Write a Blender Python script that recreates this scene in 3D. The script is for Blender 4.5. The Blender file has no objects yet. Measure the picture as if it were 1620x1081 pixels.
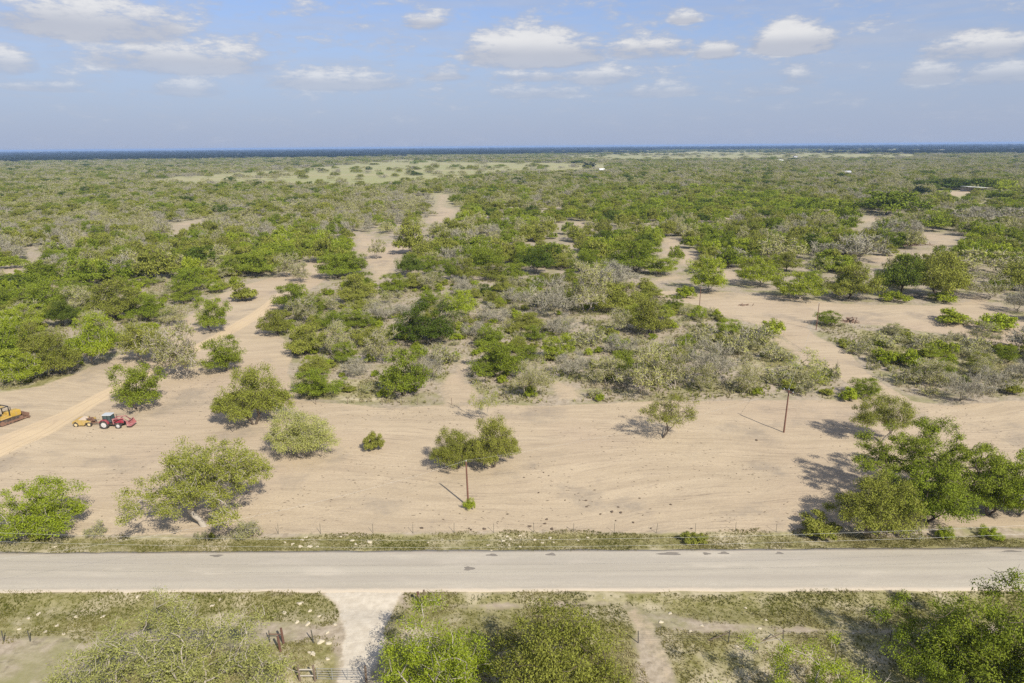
import bpy, bmesh, math, random
import numpy as np
from mathutils import Vector, Matrix

# ------------------------------------------------------------------ camera, sky, sun, exposure
scene = bpy.context.scene
COL = scene.collection
CAM_H = 42.0
PITCH = math.atan((540.5 - 231.5) / 1080.0)
ROLL = 0.0080
cam_data = bpy.data.cameras.new('camera')
cam_data.sensor_width = 36.0
cam_data.lens = 24.0
cam_data.clip_start = 0.5
cam_data.clip_end = 80000.0
cam = bpy.data.objects.new('camera', cam_data)
COL.objects.link(cam)
fwd = Vector((0, math.cos(PITCH), -math.sin(PITCH)))
r0, u0 = Vector((1, 0, 0)), Vector((0, math.sin(PITCH), math.cos(PITCH)))
rgt = math.cos(ROLL) * r0 - math.sin(ROLL) * u0
upv = math.cos(ROLL) * u0 + math.sin(ROLL) * r0
M = Matrix((rgt, upv, -fwd)).transposed().to_4x4()
M.translation = (0, 0, CAM_H)
cam.matrix_world = M
scene.camera = cam

SUN_EL = math.radians(40.0)
SUN_AZ = math.radians(147.3)          # clockwise from +Y: behind the camera, to its right
sun_vec = Vector((math.sin(SUN_AZ) * math.cos(SUN_EL), math.cos(SUN_AZ) * math.cos(SUN_EL), math.sin(SUN_EL)))
sd = bpy.data.lights.new('sun', 'SUN')
sd.energy = 4.8
sd.angle = math.radians(0.53)
sd.color = (1.0, 0.945, 0.86)
sun = bpy.data.objects.new('sun', sd)
COL.objects.link(sun)
sun.rotation_mode = 'QUATERNION'
sun.rotation_quaternion = (-sun_vec).to_track_quat('-Z', 'Y')
sun.location = (60, -60, 120)

scene.view_settings.view_transform = 'Standard'
scene.view_settings.look = 'None'
scene.view_settings.gamma = 1.0
scene.view_settings.use_curve_mapping = False
scene.view_settings.exposure = 0.38
scene.cycles.max_bounces = 6
scene.cycles.diffuse_bounces = 3
scene.cycles.glossy_bounces = 2
scene.cycles.transmission_bounces = 4
scene.cycles.transparent_max_bounces = 4
scene.cycles.volume_bounces = 0
scene.cycles.caustics_reflective = False
scene.cycles.caustics_refractive = False
scene.cycles.use_denoising = False
scene.cycles.use_adaptive_sampling = True
scene.cycles.adaptive_threshold = 0.01

SKY_STRENGTH = 0.147
HAZE_DENSITY = 0.00008


class Nodes:
    """tiny helper to write node trees as expressions"""
    def __init__(self, tree):
        self.t = tree

    def new(self, kind, **props):
        n = self.t.nodes.new(kind)
        for k, v in props.items():
            setattr(n, k, v)
        return n

    def put(self, sock, v):
        if isinstance(v, bpy.types.NodeSocket):
            self.t.links.new(v, sock)
        elif v is not None:
            sock.default_value = v

    def m(self, op, a, b=None, c=None, clamp=False):
        n = self.new('ShaderNodeMath', operation=op, use_clamp=clamp)
        for i, v in enumerate((a, b, c)):
            if v is not None:
                self.put(n.inputs[i], v)
        return n.outputs[0]

    def ramp(self, v, lo, hi, a=0.0, b=1.0):
        n = self.new('ShaderNodeMapRange', interpolation_type='SMOOTHSTEP')
        self.put(n.inputs['Value'], v)
        self.put(n.inputs['From Min'], lo)
        self.put(n.inputs['From Max'], hi)
        self.put(n.inputs['To Min'], a)
        self.put(n.inputs['To Max'], b)
        return n.outputs[0]

    def mix(self, fac, a, b, blend='MIX'):
        n = self.new('ShaderNodeMix', data_type='RGBA', blend_type=blend)
        self.put(n.inputs[0], fac)
        self.put(n.inputs[6], a if isinstance(a, bpy.types.NodeSocket) else (*a, 1.0)[:4])
        self.put(n.inputs[7], b if isinstance(b, bpy.types.NodeSocket) else (*b, 1.0)[:4])
        return n.outputs[2]

    def noise(self, vec, scale, detail=4.0, rough=0.55, dist=0.0):
        n = self.new('ShaderNodeTexNoise')
        self.put(n.inputs['Vector'], vec)
        n.inputs['Scale'].default_value = scale
        n.inputs['Detail'].default_value = detail
        n.inputs['Roughness'].default_value = rough
        n.inputs['Distortion'].default_value = dist
        return n.outputs[0]

    def stretch(self, vec, s, rot=(0, 0, 0)):
        n = self.new('ShaderNodeMapping')
        self.put(n.inputs['Vector'], vec)
        n.inputs['Scale'].default_value = s
        n.inputs['Rotation'].default_value = rot
        return n.outputs[0]


world = bpy.data.worlds.new('World')
scene.world = world
world.use_nodes = True
wt = world.node_tree
wt.nodes.clear()
N = Nodes(wt)
sky = N.new('ShaderNodeTexSky', sky_type='NISHITA', sun_disc=False)
sky.sun_elevation = SUN_EL
sky.sun_rotation = SUN_AZ
sky.altitude = 100.0
sky.air_density = 1.0
sky.dust_density = 0.5
sky.ozone_density = 1.0
tc = N.new('ShaderNodeTexCoord')
sep = N.new('ShaderNodeSeparateXYZ')
wt.links.new(tc.outputs['Generated'], sep.inputs[0])
az = N.m('ARCTAN2', sep.outputs[0], sep.outputs[1])
el = N.m('ARCSINE', sep.outputs[2])
cmb = N.new('ShaderNodeCombineXYZ')
N.put(cmb.inputs[0], N.m('MULTIPLY', az, 10.0))
N.put(cmb.inputs[1], N.m('MULTIPLY', el, 30.0))
cvec = cmb.outputs[0]
edge = N.noise(cvec, 1.6, 6.0, 0.62)
edge_c = N.m('SUBTRACT', edge, 0.5)
# the cumulus heaps in view: azimuth, elevation of the flat base, half width, height (radians), weight
HEAPS = [(-0.4189, 0.1001, 0.1105, 0.0386, 0.9), (-0.5089, 0.1354, 0.1069, 0.0495, 0.75), (-0.5954, 0.0902, 0.0266, 0.0264, 0.95), (0.0319, 0.1147, 0.1023, 0.0456, 1.25), (0.3675, 0.1179, 0.0551, 0.035, 1.35), (0.2727, 0.1133, 0.0294, 0.0222, 0.8), (0.1866, 0.1178, 0.0602, 0.0273, 0.6), (-0.2299, 0.0801, 0.0972, 0.0255, 0.85), (-0.4158, 0.0685, 0.0441, 0.0195, 0.65), (-0.5683, 0.0678, 0.0492, 0.0108, 0.55), (-0.0879, 0.0905, 0.035, 0.0176, 0.65), (0.5676, 0.0984, 0.0623, 0.0273, 0.65), (0.5226, 0.0738, 0.0323, 0.025, 0.7), (0.593, 0.07, 0.0378, 0.024, 0.75), (0.1238, 0.0854, 0.0517, 0.0234, 0.65), (0.0333, 0.0672, 0.0671, 0.0162, 0.55), (0.189, 0.0665, 0.0796, 0.0168, 0.55), (0.3423, 0.0634, 0.0401, 0.0138, 0.5), (0.2311, 0.1548, 0.0221, 0.0155, 0.6), (-0.113, 0.1551, 0.03, 0.0236, 0.55), (0.0289, 0.0884, 0.0572, 0.0143, 0.55), (0.379, 0.0773, 0.0289, 0.022, 0.4), (-1.1, 0.12, 0.2, 0.03, 1.0), (-1.5, 0.15, 0.25, 0.04, 0.9), (-2.1, 0.11, 0.2, 0.03, 1.0), (-2.7, 0.16, 0.2, 0.04, 0.9), (3.0, 0.12, 0.2, 0.03, 0.9), (2.5, 0.15, 0.22, 0.04, 1.0), (2.0, 0.11, 0.2, 0.03, 0.9), (1.5, 0.15, 0.2, 0.04, 1.0), (1.0, 0.13, 0.2, 0.035, 0.9), (-0.3, 0.33, 0.3, 0.06, 0.9), (0.5, 0.36, 0.3, 0.07, 0.9)]
heap = None
base = None
for (a, e, w, h, k) in HEAPS:
    dx = N.m('DIVIDE', N.m('SUBTRACT', az, a), w)
    dy0 = N.m('DIVIDE', N.m('SUBTRACT', el, e), h)
    dy = N.m('MAXIMUM', dy0, N.m('MULTIPLY', dy0, -3.0))
    rr = N.m('ADD', N.m('MULTIPLY', dx, dx), N.m('MULTIPLY', dy, dy))
    v = N.m('MULTIPLY', N.m('SUBTRACT', 1.0, N.m('MINIMUM', rr, 1.6)), k * 1.2)
    bs = N.m('MULTIPLY', N.ramp(v, -0.2, 0.4), N.ramp(dy0, 0.05, 0.55, 1.0, 0.0))
    base = bs if base is None else N.m('MAXIMUM', base, bs)
    heap = v if heap is None else N.m('SMOOTH_MAX', heap, v, 0.25)
veil_n = N.noise(N.stretch(cvec, (0.40, 1.15, 1.0)), 0.75, 5.0, 0.6)
veil = N.ramp(veil_n, 0.40, 0.70)
high = N.ramp(el, 0.03, 0.10)
# unseen broken cloud deck overhead, its cover set for the fill light
zz = N.m('MAXIMUM', sep.outputs[2], 0.12)
deck = N.new('ShaderNodeCombineXYZ')
N.put(deck.inputs[0], N.m('DIVIDE', sep.outputs[0], zz))
N.put(deck.inputs[1], N.m('DIVIDE', sep.outputs[1], zz))
deck_n = N.noise(deck.outputs[0], 1.1, 6.0, 0.6)
fill_deck = N.m('MULTIPLY', N.ramp(deck_n, 0.44, 0.60), N.ramp(el, 0.20, 0.32))
edge2 = N.m('SUBTRACT', N.noise(cvec, 5.5, 5.0, 0.65), 0.5)
dens = N.m('ADD', N.m('ADD', heap, N.m('MULTIPLY', edge_c, 3.2)), N.m('MULTIPLY', edge2, 1.5))
mask = N.ramp(dens, -0.60, 0.75)
mask = N.m('MULTIPLY', mask, 0.90)
mask = N.m('MAXIMUM', mask, N.m('MULTIPLY', fill_deck, 0.3))
mask = N.m('MAXIMUM', mask, N.m('MULTIPLY', N.m('MULTIPLY', veil, high), 0.55))
# clouds lose contrast in the thick air near the horizon
mask = N.m('MULTIPLY', mask, N.ramp(el, 0.02, 0.13, 0.15, 1.0))
shade_n = N.noise(N.stretch(cvec, (1.0, 1.0, 1.0), (0, 0, 0)), 2.3, 5.0, 0.6)
core = N.m('ADD', N.m('MAXIMUM', N.ramp(dens, -0.1, 1.0, 0.0, 0.75), N.m('MULTIPLY', fill_deck, 0.7)), N.m('MULTIPLY', shade_n, 0.45), clamp=True)
core = N.m('MULTIPLY', core, N.m('SUBTRACT', 1.0, N.m('MULTIPLY', base, 0.65)))
cloud_col = N.mix(core, (2.0, 2.18, 2.7), (4.35, 4.3, 4.25))
sky_tint = N.mix(1.0, sky.outputs[0], (0.52, 0.57, 0.74), 'MULTIPLY')
low = N.ramp(el, -0.02, 0.24, 0.97, 0.25)
veiled = N.mix(low, sky_tint, (1.92, 2.28, 3.12))
full = N.mix(mask, veiled, cloud_col)
bg = N.new('ShaderNodeBackground')
N.put(bg.inputs[0], full)
bg.inputs[1].default_value = SKY_STRENGTH
wo = N.new('ShaderNodeOutputWorld')
wt.links.new(bg.outputs[0], wo.inputs[0])

# ------------------------------------------------------------------ measured layout (metres; camera stands over the origin, +Y is the view)
TREES = [
    (-26.2, 39.7, 18.4, 6.9, 'gi', 'huge pale half-bare mesquite filling the bottom left corner below the road', 245, 1185),
    (-5.6, 42.4, 10.8, 6.9, 'br', 'yellow-green mesquite with pale bare branches beside the gravel driveway', 700, 1135),
    (3.7, 42.9, 11.1, 7.9, 'go', 'rounded olive-green tree below the road, right beside the yellow-green mesquite', 890, 1125),
    (23.1, 38.4, 14.7, 6.4, 'br', 'light green spreading tree at the bottom edge below the long tree shadow', 1330, 1200),
    (38.9, 45.1, 11.3, 7.8, 'gr', 'tall green tree in the bottom right corner overlapping the road edge', 1580, 1085),
    (34.1, 45.6, 8.4, 6.0, 'gr', 'bushy green tree leaning against the tall tree in the bottom right corner', 1480, 1078),
    (38.5, 40.5, 12.0, 8, 'gr', 'green tree cut by the bottom right corner of the frame', 1640, 1160),
    (-10.9, 51.3, 2.0, 1.4, 'sg', 'small brown bush on the driveway edge below the road', 620, 1008),
    (-35.7, 70.2, 17.5, 9.4, 'oo', 'big olive spreading mesquite with pale leaning trunk beside the road, left half of clearing', 325, 832),
    (-53.3, 68.4, 10.3, 6.4, 'br', 'bright green mesquite with pale trunk at the left edge beside the road', 68, 848),
    (-40.8, 100.2, 12.4, 8.9, 'go', 'round olive-green tree in front of the dirt track, beside the half-bare mesquite', 403, 672),
    (-29.5, 88.6, 10.3, 6.5, 'gi', 'half-bare mesquite with light leaning trunk in the middle of the sandy clearing', 482, 722),
    (-63.2, 107.7, 8.3, 7.6, 'gr', 'green mesquite standing alone just above the red tractor', 218, 646),
    (-20.2, 90.5, 2.7, 2.7, 'sh', 'small round dark shrub alone on the open sand', 590, 712),
    (-7.4, 84.2, 7.2, 5.2, 'go', 'left crown of the twin dense tree behind the red utility pole', 725, 742),
    (-2.7, 84.5, 8.0, 6.7, 'go', 'right taller crown of the twin dense tree behind the red utility pole', 780, 740),
    (-4.6, 100.5, 5.2, 6.7, 'yp', 'thin yellow-green sapling behind the twin dense tree', 765, 668),
    (22.1, 93.9, 8.9, 7.0, 'op', 'slender leaning mesquite with open crown on the sand, between the two red poles', 1046, 693),
    (53.7, 91.7, 8.4, 7.0, 'oo', 'umbrella-shaped mesquite right of the tall red pole', 1393, 700),
    (61.1, 110.4, 5.4, 3.2, 'gr', 'bright green bush at the corner where the diagonal track meets the clearing', 1372, 628),
    (57.1, 109.8, 4.1, 2.0, 'sb', 'low bright green shrub beside the corner bush of the diagonal track', 1337, 630),
    (50.8, 73.5, 17.0, 9.0, 'hero', 'big bright green tree with dark crooked limbs at the right end of the clearing', 1480, 800),
    (39.9, 68.0, 9.8, 6.7, 'go', 'dense olive tree at the right end of the clearing closest to the road', 1372, 840),
    (47.0, 69.3, 10.8, 6.9, 'gr', 'shaded green tree between the dense olive tree and the big crooked one', 1462, 830),
    (59.2, 71.2, 8.8, 7.4, 'br', 'bright green tree cut by the right edge above the road', 1612, 815),
    (55.6, 71.2, 7.4, 5.4, 'gr', 'low green tree under the crooked limbs near the right edge', 1562, 815),
    (34.6, 67.3, 4.1, 2.2, 'sh', 'olive shrub on the fence line left of the dense olive tree', 1302, 846),
    (44.2, 67.2, 3.5, 1.8, 'sg', 'dull green shrub on the fence line below the shaded green tree', 1440, 846),
    (47.8, 66.4, 1.9, 1.5, 'sb', 'small bright shrub by the road beneath the right-hand trees', 1497, 852),
    (52.9, 66.6, 2.4, 1.2, 'sb', 'small bright shrub by the road closest to the right edge', 1569, 850),
    (20.1, 66.7, 2.6, 1.1, 'sh', 'low green clump on the verge right of centre', 1100, 853),
    (-5.1, 73.5, 1.5, 1.3, 'sb', 'small green tuft bush at the foot of the near red pole', 745, 806),
    (-35.0, 67.8, 1.6, 0.9, 'sg', 'small shrub at the foot of the big olive mesquite', 320, 850),
    (-33.9, 67.8, 0.7, 0.8, 'sh', 'tiny shrub right beside the foot of the big olive mesquite', 335, 850),
    (-53.5, 68.1, 1.8, 1.4, 'sh', 'small shrub at the foot of the bright green mesquite', 62, 850),
    (-47.4, 69.1, 2.4, 1.4, 'sg', 'grey brush clump between the two mesquites on the left', 155, 842),
    (-29.8, 68.0, 3.3, 2.0, 'sg', 'drooping shrub under the right side of the big olive mesquite', 394, 848),
    (-91.4, 121.2, 8.5, 6.2, 'br', None, 40, 606),
    (-87.8, 126.3, 9.3, 8.2, 'go', None, 97, 592),
    (-85.0, 132.6, 9.5, 10.0, 'br', None, 150, 576),
    (-107.8, 140.3, 8.4, 7.4, 'br', None, 15, 560),
    (-101.3, 140.1, 8.1, 6.7, 'go', None, 62, 560),
    (-74.8, 133.2, 10.3, 8.1, 'oo', 'open-crowned mesquite with dark forked trunk beside the dirt track', 232, 574),
    (-62.4, 122.7, 10.5, 10.4, 'ol', 'pale sparse mesquite with bare lower limbs in the sand left of the round tree', 290, 600),
    (-56.3, 127.8, 8.2, 6.6, 'gr', 'leafy green tree in the sand behind the round olive-green tree', 358, 586),
    (-71.5, 157.4, 8.1, 8.1, 'gr', 'small neat green tree on the far side of the pale dirt track', 336, 525),
    (-83.8, 165.0, 6.9, 5.0, 'ol', None, 278, 513),
    (-92.3, 168.5, 10.6, 6.1, 'gr', None, 235, 508),
    (-102.1, 170.8, 12.7, 9.7, 'go', None, 182, 505),
    (-118.7, 182.0, 8.3, 6.7, 'ol', None, 122, 490),
    (-110.8, 163.4, 8.1, 6.5, 'dk', None, 100, 517),
    (-125.2, 180.7, 13.0, 8.0, 'gr', None, 80, 492),
    (-132.5, 180.9, 10.6, 4.1, 'go', None, 38, 492),
    (-140.4, 184.2, 8.4, 6.4, 'gr', None, 6, 488),
    (-136.5, 216.1, 14.6, 8.6, 'gr', None, 137, 452),
    (-170.8, 265.3, 11.8, 5.0, 'gr', None, 117, 414),
    (-159.5, 215.0, 11.3, 3.6, 'dk', None, 20, 454),
    (-164.3, 240.1, 10.3, 4.6, 'ol', None, 77, 432),
    (-134.4, 233.9, 10.5, 7.0, 'gy', None, 195, 436),
    (-119.2, 226.2, 13.5, 8.8, 'go', None, 247, 442),
    (-114.5, 251.0, 12.1, 7.0, 'dk', None, 320, 422),
    (-117.2, 215.3, 8.5, 2.9, 'br', None, 230, 452),
    (-98.3, 204.7, 11.9, 7.3, 'gr', None, 300, 462),
    (-93.3, 190.5, 9.3, 4.8, 'gr', None, 292, 478),
    (-89.4, 203.4, 5.7, 4.2, 'br', None, 343, 463),
    (-88.4, 214.1, 3.6, 3.1, 'sb', None, 370, 452),
    (-76.9, 191.5, 7.2, 5.0, 'sh', 'round olive bush alone in the sand beside the far bend of the dirt track', 385, 476),
    (-85.5, 230.5, 12.5, 8.8, 'gr', None, 413, 437),
    (-101.2, 237.3, 11.5, 6.2, 'ol', None, 353, 432),
    (-75.2, 230.1, 9.5, 7.6, 'ol', None, 460, 437),
    (-68.0, 218.5, 7.4, 6.3, 'ol', None, 478, 447),
    (-73.5, 260.5, 11.1, 8.7, 'go', None, 506, 414),
    (-58.1, 225.9, 13.9, 7.9, 'gr', None, 535, 440),
    (-58.5, 181.4, 11.7, 6.9, 'gr', None, 470, 488),
    (-54.7, 154.0, 8.0, 5.8, 'go', None, 440, 530),
    (-50.7, 164.6, 8.1, 6.7, 'ol', None, 487, 512),
    (-43.6, 137.6, 8.0, 6.2, 'go', None, 483, 562),
    (-37.6, 137.5, 7.4, 6.8, 'ol', None, 528, 562),
    (-34.1, 113.5, 8.9, 4.7, 'gr', None, 505, 625),
    (-38.2, 125.1, 6.3, 3.6, 'go', None, 497, 592),
    (-116.7, 161.7, 7.7, 6.0, 'br', None, 55, 520),
    (-96.1, 154.2, 8.0, 6.1, 'ol', None, 160, 532),
    (-184.1, 250.1, 9.3, 4.3, 'gr', None, 20, 425),
    (-124.5, 247.4, 10.1, 5.8, 'ol', None, 270, 425),
    (-147.0, 244.4, 10.0, 4.9, 'go', None, 165, 428),
    (-104.1, 260.5, 10.7, 6.1, 'go', None, 380, 415),
    (-54.0, 231.5, 11.2, 7.6, 'gr', None, 560, 435),
    (-52.4, 265.5, 7.4, 7.6, 'ol', None, 597, 410),
    (-41.5, 278.0, 13.4, 11.5, 'go', None, 648, 402),
    (-34.3, 227.1, 10.2, 7.7, 'dk', None, 648, 438),
    (-34.5, 200.4, 8.3, 5.8, 'gr', None, 627, 464),
    (-29.4, 249.7, 8.8, 5.0, 'ol', None, 683, 420),
    (-20.2, 220.9, 6.6, 7.0, 'gr', None, 712, 443),
    (-15.0, 220.6, 8.7, 6.9, 'go', None, 737, 443),
    (-8.3, 238.1, 14.2, 8.6, 'gr', None, 772, 428),
    (-6.1, 221.4, 10.4, 5.2, 'go', None, 780, 442),
    (0.8, 217.8, 9.0, 5.8, 'gr', None, 813, 445),
    (8.2, 231.2, 13.4, 8.8, 'dk', None, 847, 433),
    (-13.2, 273.2, 15.2, 6.7, 'gr', None, 757, 404),
    (-27.6, 280.7, 14.6, 5.9, 'go', None, 703, 400),
    (19.0, 242.0, 12.6, 4.9, 'go', None, 893, 424),
    (35.0, 261.1, 12.6, 6.8, 'go', None, 953, 410),
    (42.8, 233.3, 19.2, 10.6, 'gr', None, 1005, 430),
    (30.2, 261.4, 9.2, 4.5, 'gr', None, 933, 410),
    (49.4, 228.1, 12.8, 5.7, 'br', None, 1040, 434),
    (61.1, 251.0, 5.6, 5.9, 'gr', None, 1070, 416),
    (-18.5, 147.6, 14.2, 8.7, 'dk', 'large dark green bush-like tree in the middle of the centre thicket', 680, 540),
    (-13.4, 169.8, 9.4, 6.6, 'br', None, 727, 502),
    (-32.9, 166.5, 7.6, 5.4, 'gy', None, 603, 508),
    (-25.6, 131.5, 7.1, 7.0, 'ol', None, 610, 575),
    (-19.4, 113.5, 9.3, 8.2, 'gr', 'rich green rounded tree at the front edge of the centre thicket', 637, 624),
    (-15.3, 120.1, 5.4, 6.4, 'gy', None, 680, 604),
    (-29.5, 124.1, 5.1, 3.9, 'gy', None, 567, 594),
    (-33.4, 132.1, 5.4, 4.3, 'gr', None, 550, 574),
    (-36.8, 160.4, 8.3, 3.8, 'gr', None, 570, 518),
    (-44.6, 188.7, 11.4, 7.7, 'go', None, 560, 478),
    (-2.8, 122.7, 10.5, 6.2, 'gr', 'green tree with dark trunks on bare soil in the centre thicket', 787, 596),
    (2.9, 111.1, 7.4, 6.8, 'ol', 'sparse grey-olive tree at the front edge of the centre thicket', 837, 630),
    (9.1, 134.4, 6.8, 5.0, 'br', None, 880, 566),
    (3.5, 159.2, 9.4, 3.2, 'go', None, 833, 518),
    (-4.4, 164.3, 8.1, 4.5, 'gy', None, 782, 510),
    (-8.7, 151.5, 6.4, 3.8, 'gy', None, 750, 532),
    (9.8, 170.4, 14.6, 9.8, 'gy', 'broad grey leafless tree in the centre of the thicket', 870, 500),
    (19.4, 173.6, 11.5, 13.2, 'ol', 'tall pale tree with white forked trunk in the centre thicket', 927, 495),
    (30.3, 206.3, 18.4, 7.7, 'gy', None, 965, 455),
    (29.0, 176.8, 14.4, 7.4, 'go', None, 982, 490),
    (32.2, 152.5, 10.2, 7.8, 'go', None, 1030, 528),
    (25.4, 155.5, 7.1, 5.2, 'ol', None, 980, 523),
    (11.8, 153.1, 8.5, 4.6, 'gy', None, 890, 528),
    (16.9, 117.9, 7.6, 5.0, 'ol', None, 957, 608),
    (22.8, 113.1, 9.5, 8.6, 'ol', 'wide tangled olive-grey tree at the front of the thicket left of the grey brush', 1015, 622),
    (28.9, 115.3, 7.2, 8.5, 'ol', None, 1066, 615),
    (10.8, 123.1, 7.9, 4.6, 'gy', None, 900, 594),
    (-27.1, 173.0, 8.5, 3.0, 'gy', None, 645, 498),
    (-30.8, 145.4, 7.0, 4.1, 'go', None, 590, 545),
    (1.8, 185.4, 8.8, 4.1, 'gy', None, 820, 480),
    (-14.1, 131.2, 5.6, 3.8, 'sg', None, 700, 575),
    (16.7, 144.0, 6.9, 3.3, 'sg', None, 930, 545),
    (23.2, 136.7, 7.1, 4.1, 'gy', None, 985, 560),
    (37.2, 118.8, 9.3, 8.2, 'gy', 'grey leafless tree with dark trunk in the brush left of the diagonal track', 1130, 604),
    (33.8, 114.8, 5.4, 4.6, 'ol', None, 1110, 616),
    (40.7, 114.0, 6.0, 4.8, 'ol', None, 1173, 618),
    (53.1, 143.0, 8.5, 4.4, 'sg', None, 1195, 545),
    (59.6, 150.6, 6.1, 3.5, 'sb', None, 1222, 530),
    (55.4, 125.8, 7.6, 3.7, 'yp', None, 1262, 584),
    (52.3, 112.4, 4.2, 5.9, 'yp', 'thin yellow-green sapling left of the corner bush of the diagonal track', 1283, 622),
    (58.3, 118.3, 3.9, 3.4, 'sg', None, 1313, 604),
    (46.1, 136.1, 7.4, 3.8, 'sg', None, 1160, 560),
    (53.0, 131.5, 6.1, 3.1, 'sg', None, 1225, 570),
    (48.6, 118.2, 5.3, 2.8, 'sg', None, 1230, 605),
    (42.2, 145.8, 6.7, 3.4, 'sg', None, 1110, 540),
    (75.6, 108.2, 7.9, 4.9, 'gy', None, 1517, 634),
    (75.1, 115.9, 7.0, 4.8, 'ol', None, 1470, 610),
    (84.0, 111.7, 7.2, 4.8, 'gy', None, 1573, 622),
    (89.3, 134.0, 4.7, 3.1, 'sb', None, 1497, 562),
    (98.0, 128.7, 4.5, 3.5, 'gr', None, 1593, 574),
    (74.6, 129.3, 4.3, 3.0, 'sb', None, 1403, 574),
    (77.8, 126.8, 4.9, 3.4, 'sb', None, 1440, 580),
    (71.5, 117.6, 5.1, 2.8, 'sg', None, 1430, 605),
    (86.9, 120.8, 6.1, 3.5, 'ol', None, 1545, 595),
    (72.2, 135.4, 5.0, 2.5, 'sg', None, 1360, 560),
    (81.0, 142.2, 6.3, 2.6, 'sg', None, 1400, 545),
    (87.7, 139.6, 6.2, 2.8, 'sg', None, 1460, 550),
    (96.8, 137.0, 6.1, 2.9, 'sg', None, 1540, 555),
    (93.2, 118.9, 5.1, 3.5, 'gy', None, 1610, 600),
    (107.7, 158.3, 9.4, 3.1, 'sb', 'low green bush on bare ground inside the bend of the right-hand dirt road', 1520, 514),
    (112.7, 153.4, 9.4, 3.9, 'sb', 'low green bush at the right edge inside the bend of the dirt road', 1575, 522),
    (80.5, 187.4, 14.9, 7.7, 'br', None, 1263, 474),
    (76.0, 206.5, 14.4, 8.6, 'br', None, 1200, 453),
    (94.7, 187.7, 14.9, 9.3, 'go', None, 1342, 473),
    (101.4, 223.5, 13.4, 6.2, 'yp', None, 1293, 436),
    (58.0, 197.7, 13.0, 9.8, 'br', 'bright green mesquite with dark trunks right beside the junction of dirt roads', 1120, 463),
    (111.4, 191.3, 13.7, 11.4, 'dk', None, 1425, 468),
    (120.5, 189.2, 15.0, 12.5, 'go', None, 1482, 470),
    (132.4, 185.4, 13.3, 7.3, 'ol', None, 1563, 474),
    (130.3, 170.5, 9.1, 6.6, 'gy', None, 1612, 494),
    (105.2, 183.2, 7.6, 2.9, 'sb', None, 1415, 478),
    (118.3, 182.8, 8.0, 2.9, 'sb', None, 1492, 478),
    (99.5, 249.1, 18.1, 9.5, 'ol', None, 1237, 416),
    (128.1, 250.6, 21.9, 10.3, 'gy', None, 1357, 414),
    (81.9, 250.0, 12.6, 5.6, 'gy', None, 1160, 416),
    (156.2, 225.7, 21.1, 7.6, 'ol', None, 1547, 432),
    (159.8, 212.2, 12.3, 7.3, 'ol', None, 1610, 444),
    (116.3, 254.1, 13.2, 7.0, 'gy', None, 1300, 412),
    (50.0, 191.9, 7.2, 3.0, 'sb', None, 1085, 470),
    (40.1, 192.2, 7.3, 3.4, 'go', None, 1030, 470),
    (132.0, 267.2, 14.9, 7.1, 'go', None, 1340, 403),
    (171.3, 308.1, 17.1, 9.2, 'gy', None, 1410, 380),
    (208.2, 338.9, 13.7, 9.9, 'gr', None, 1475, 366),
    (247.0, 367.4, 20.2, 9.2, 'gy', None, 1540, 355),
    (273.7, 381.4, 21.0, 7.8, 'gy', None, 1590, 350),
    (228.2, 421.4, 38.5, 13.5, 'gr', None, 1400, 340),
    (185.7, 388.0, 17.8, 8.0, 'gr', None, 1330, 350),
    (186.1, 433.1, 15.8, 9.5, 'gr', 'lone upright green tree on a pale sand patch far to the right', 1278, 338),
    (398.3, 672.2, 26.8, 7.8, 'dk', None, 1462, 298),
    (421.9, 649.1, 41.2, 9.8, 'dk', 'dark oak beside the white-roofed shed', 1525, 300),
    (440.9, 646.6, 29.3, 10.2, 'gr', None, 1560, 300),
    (433.7, 611.2, 20.0, 10.0, 'br', None, 1590, 304),
    (408.3, 650.9, 29.5, 10.3, 'dk', None, 1500, 300),
]
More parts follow.
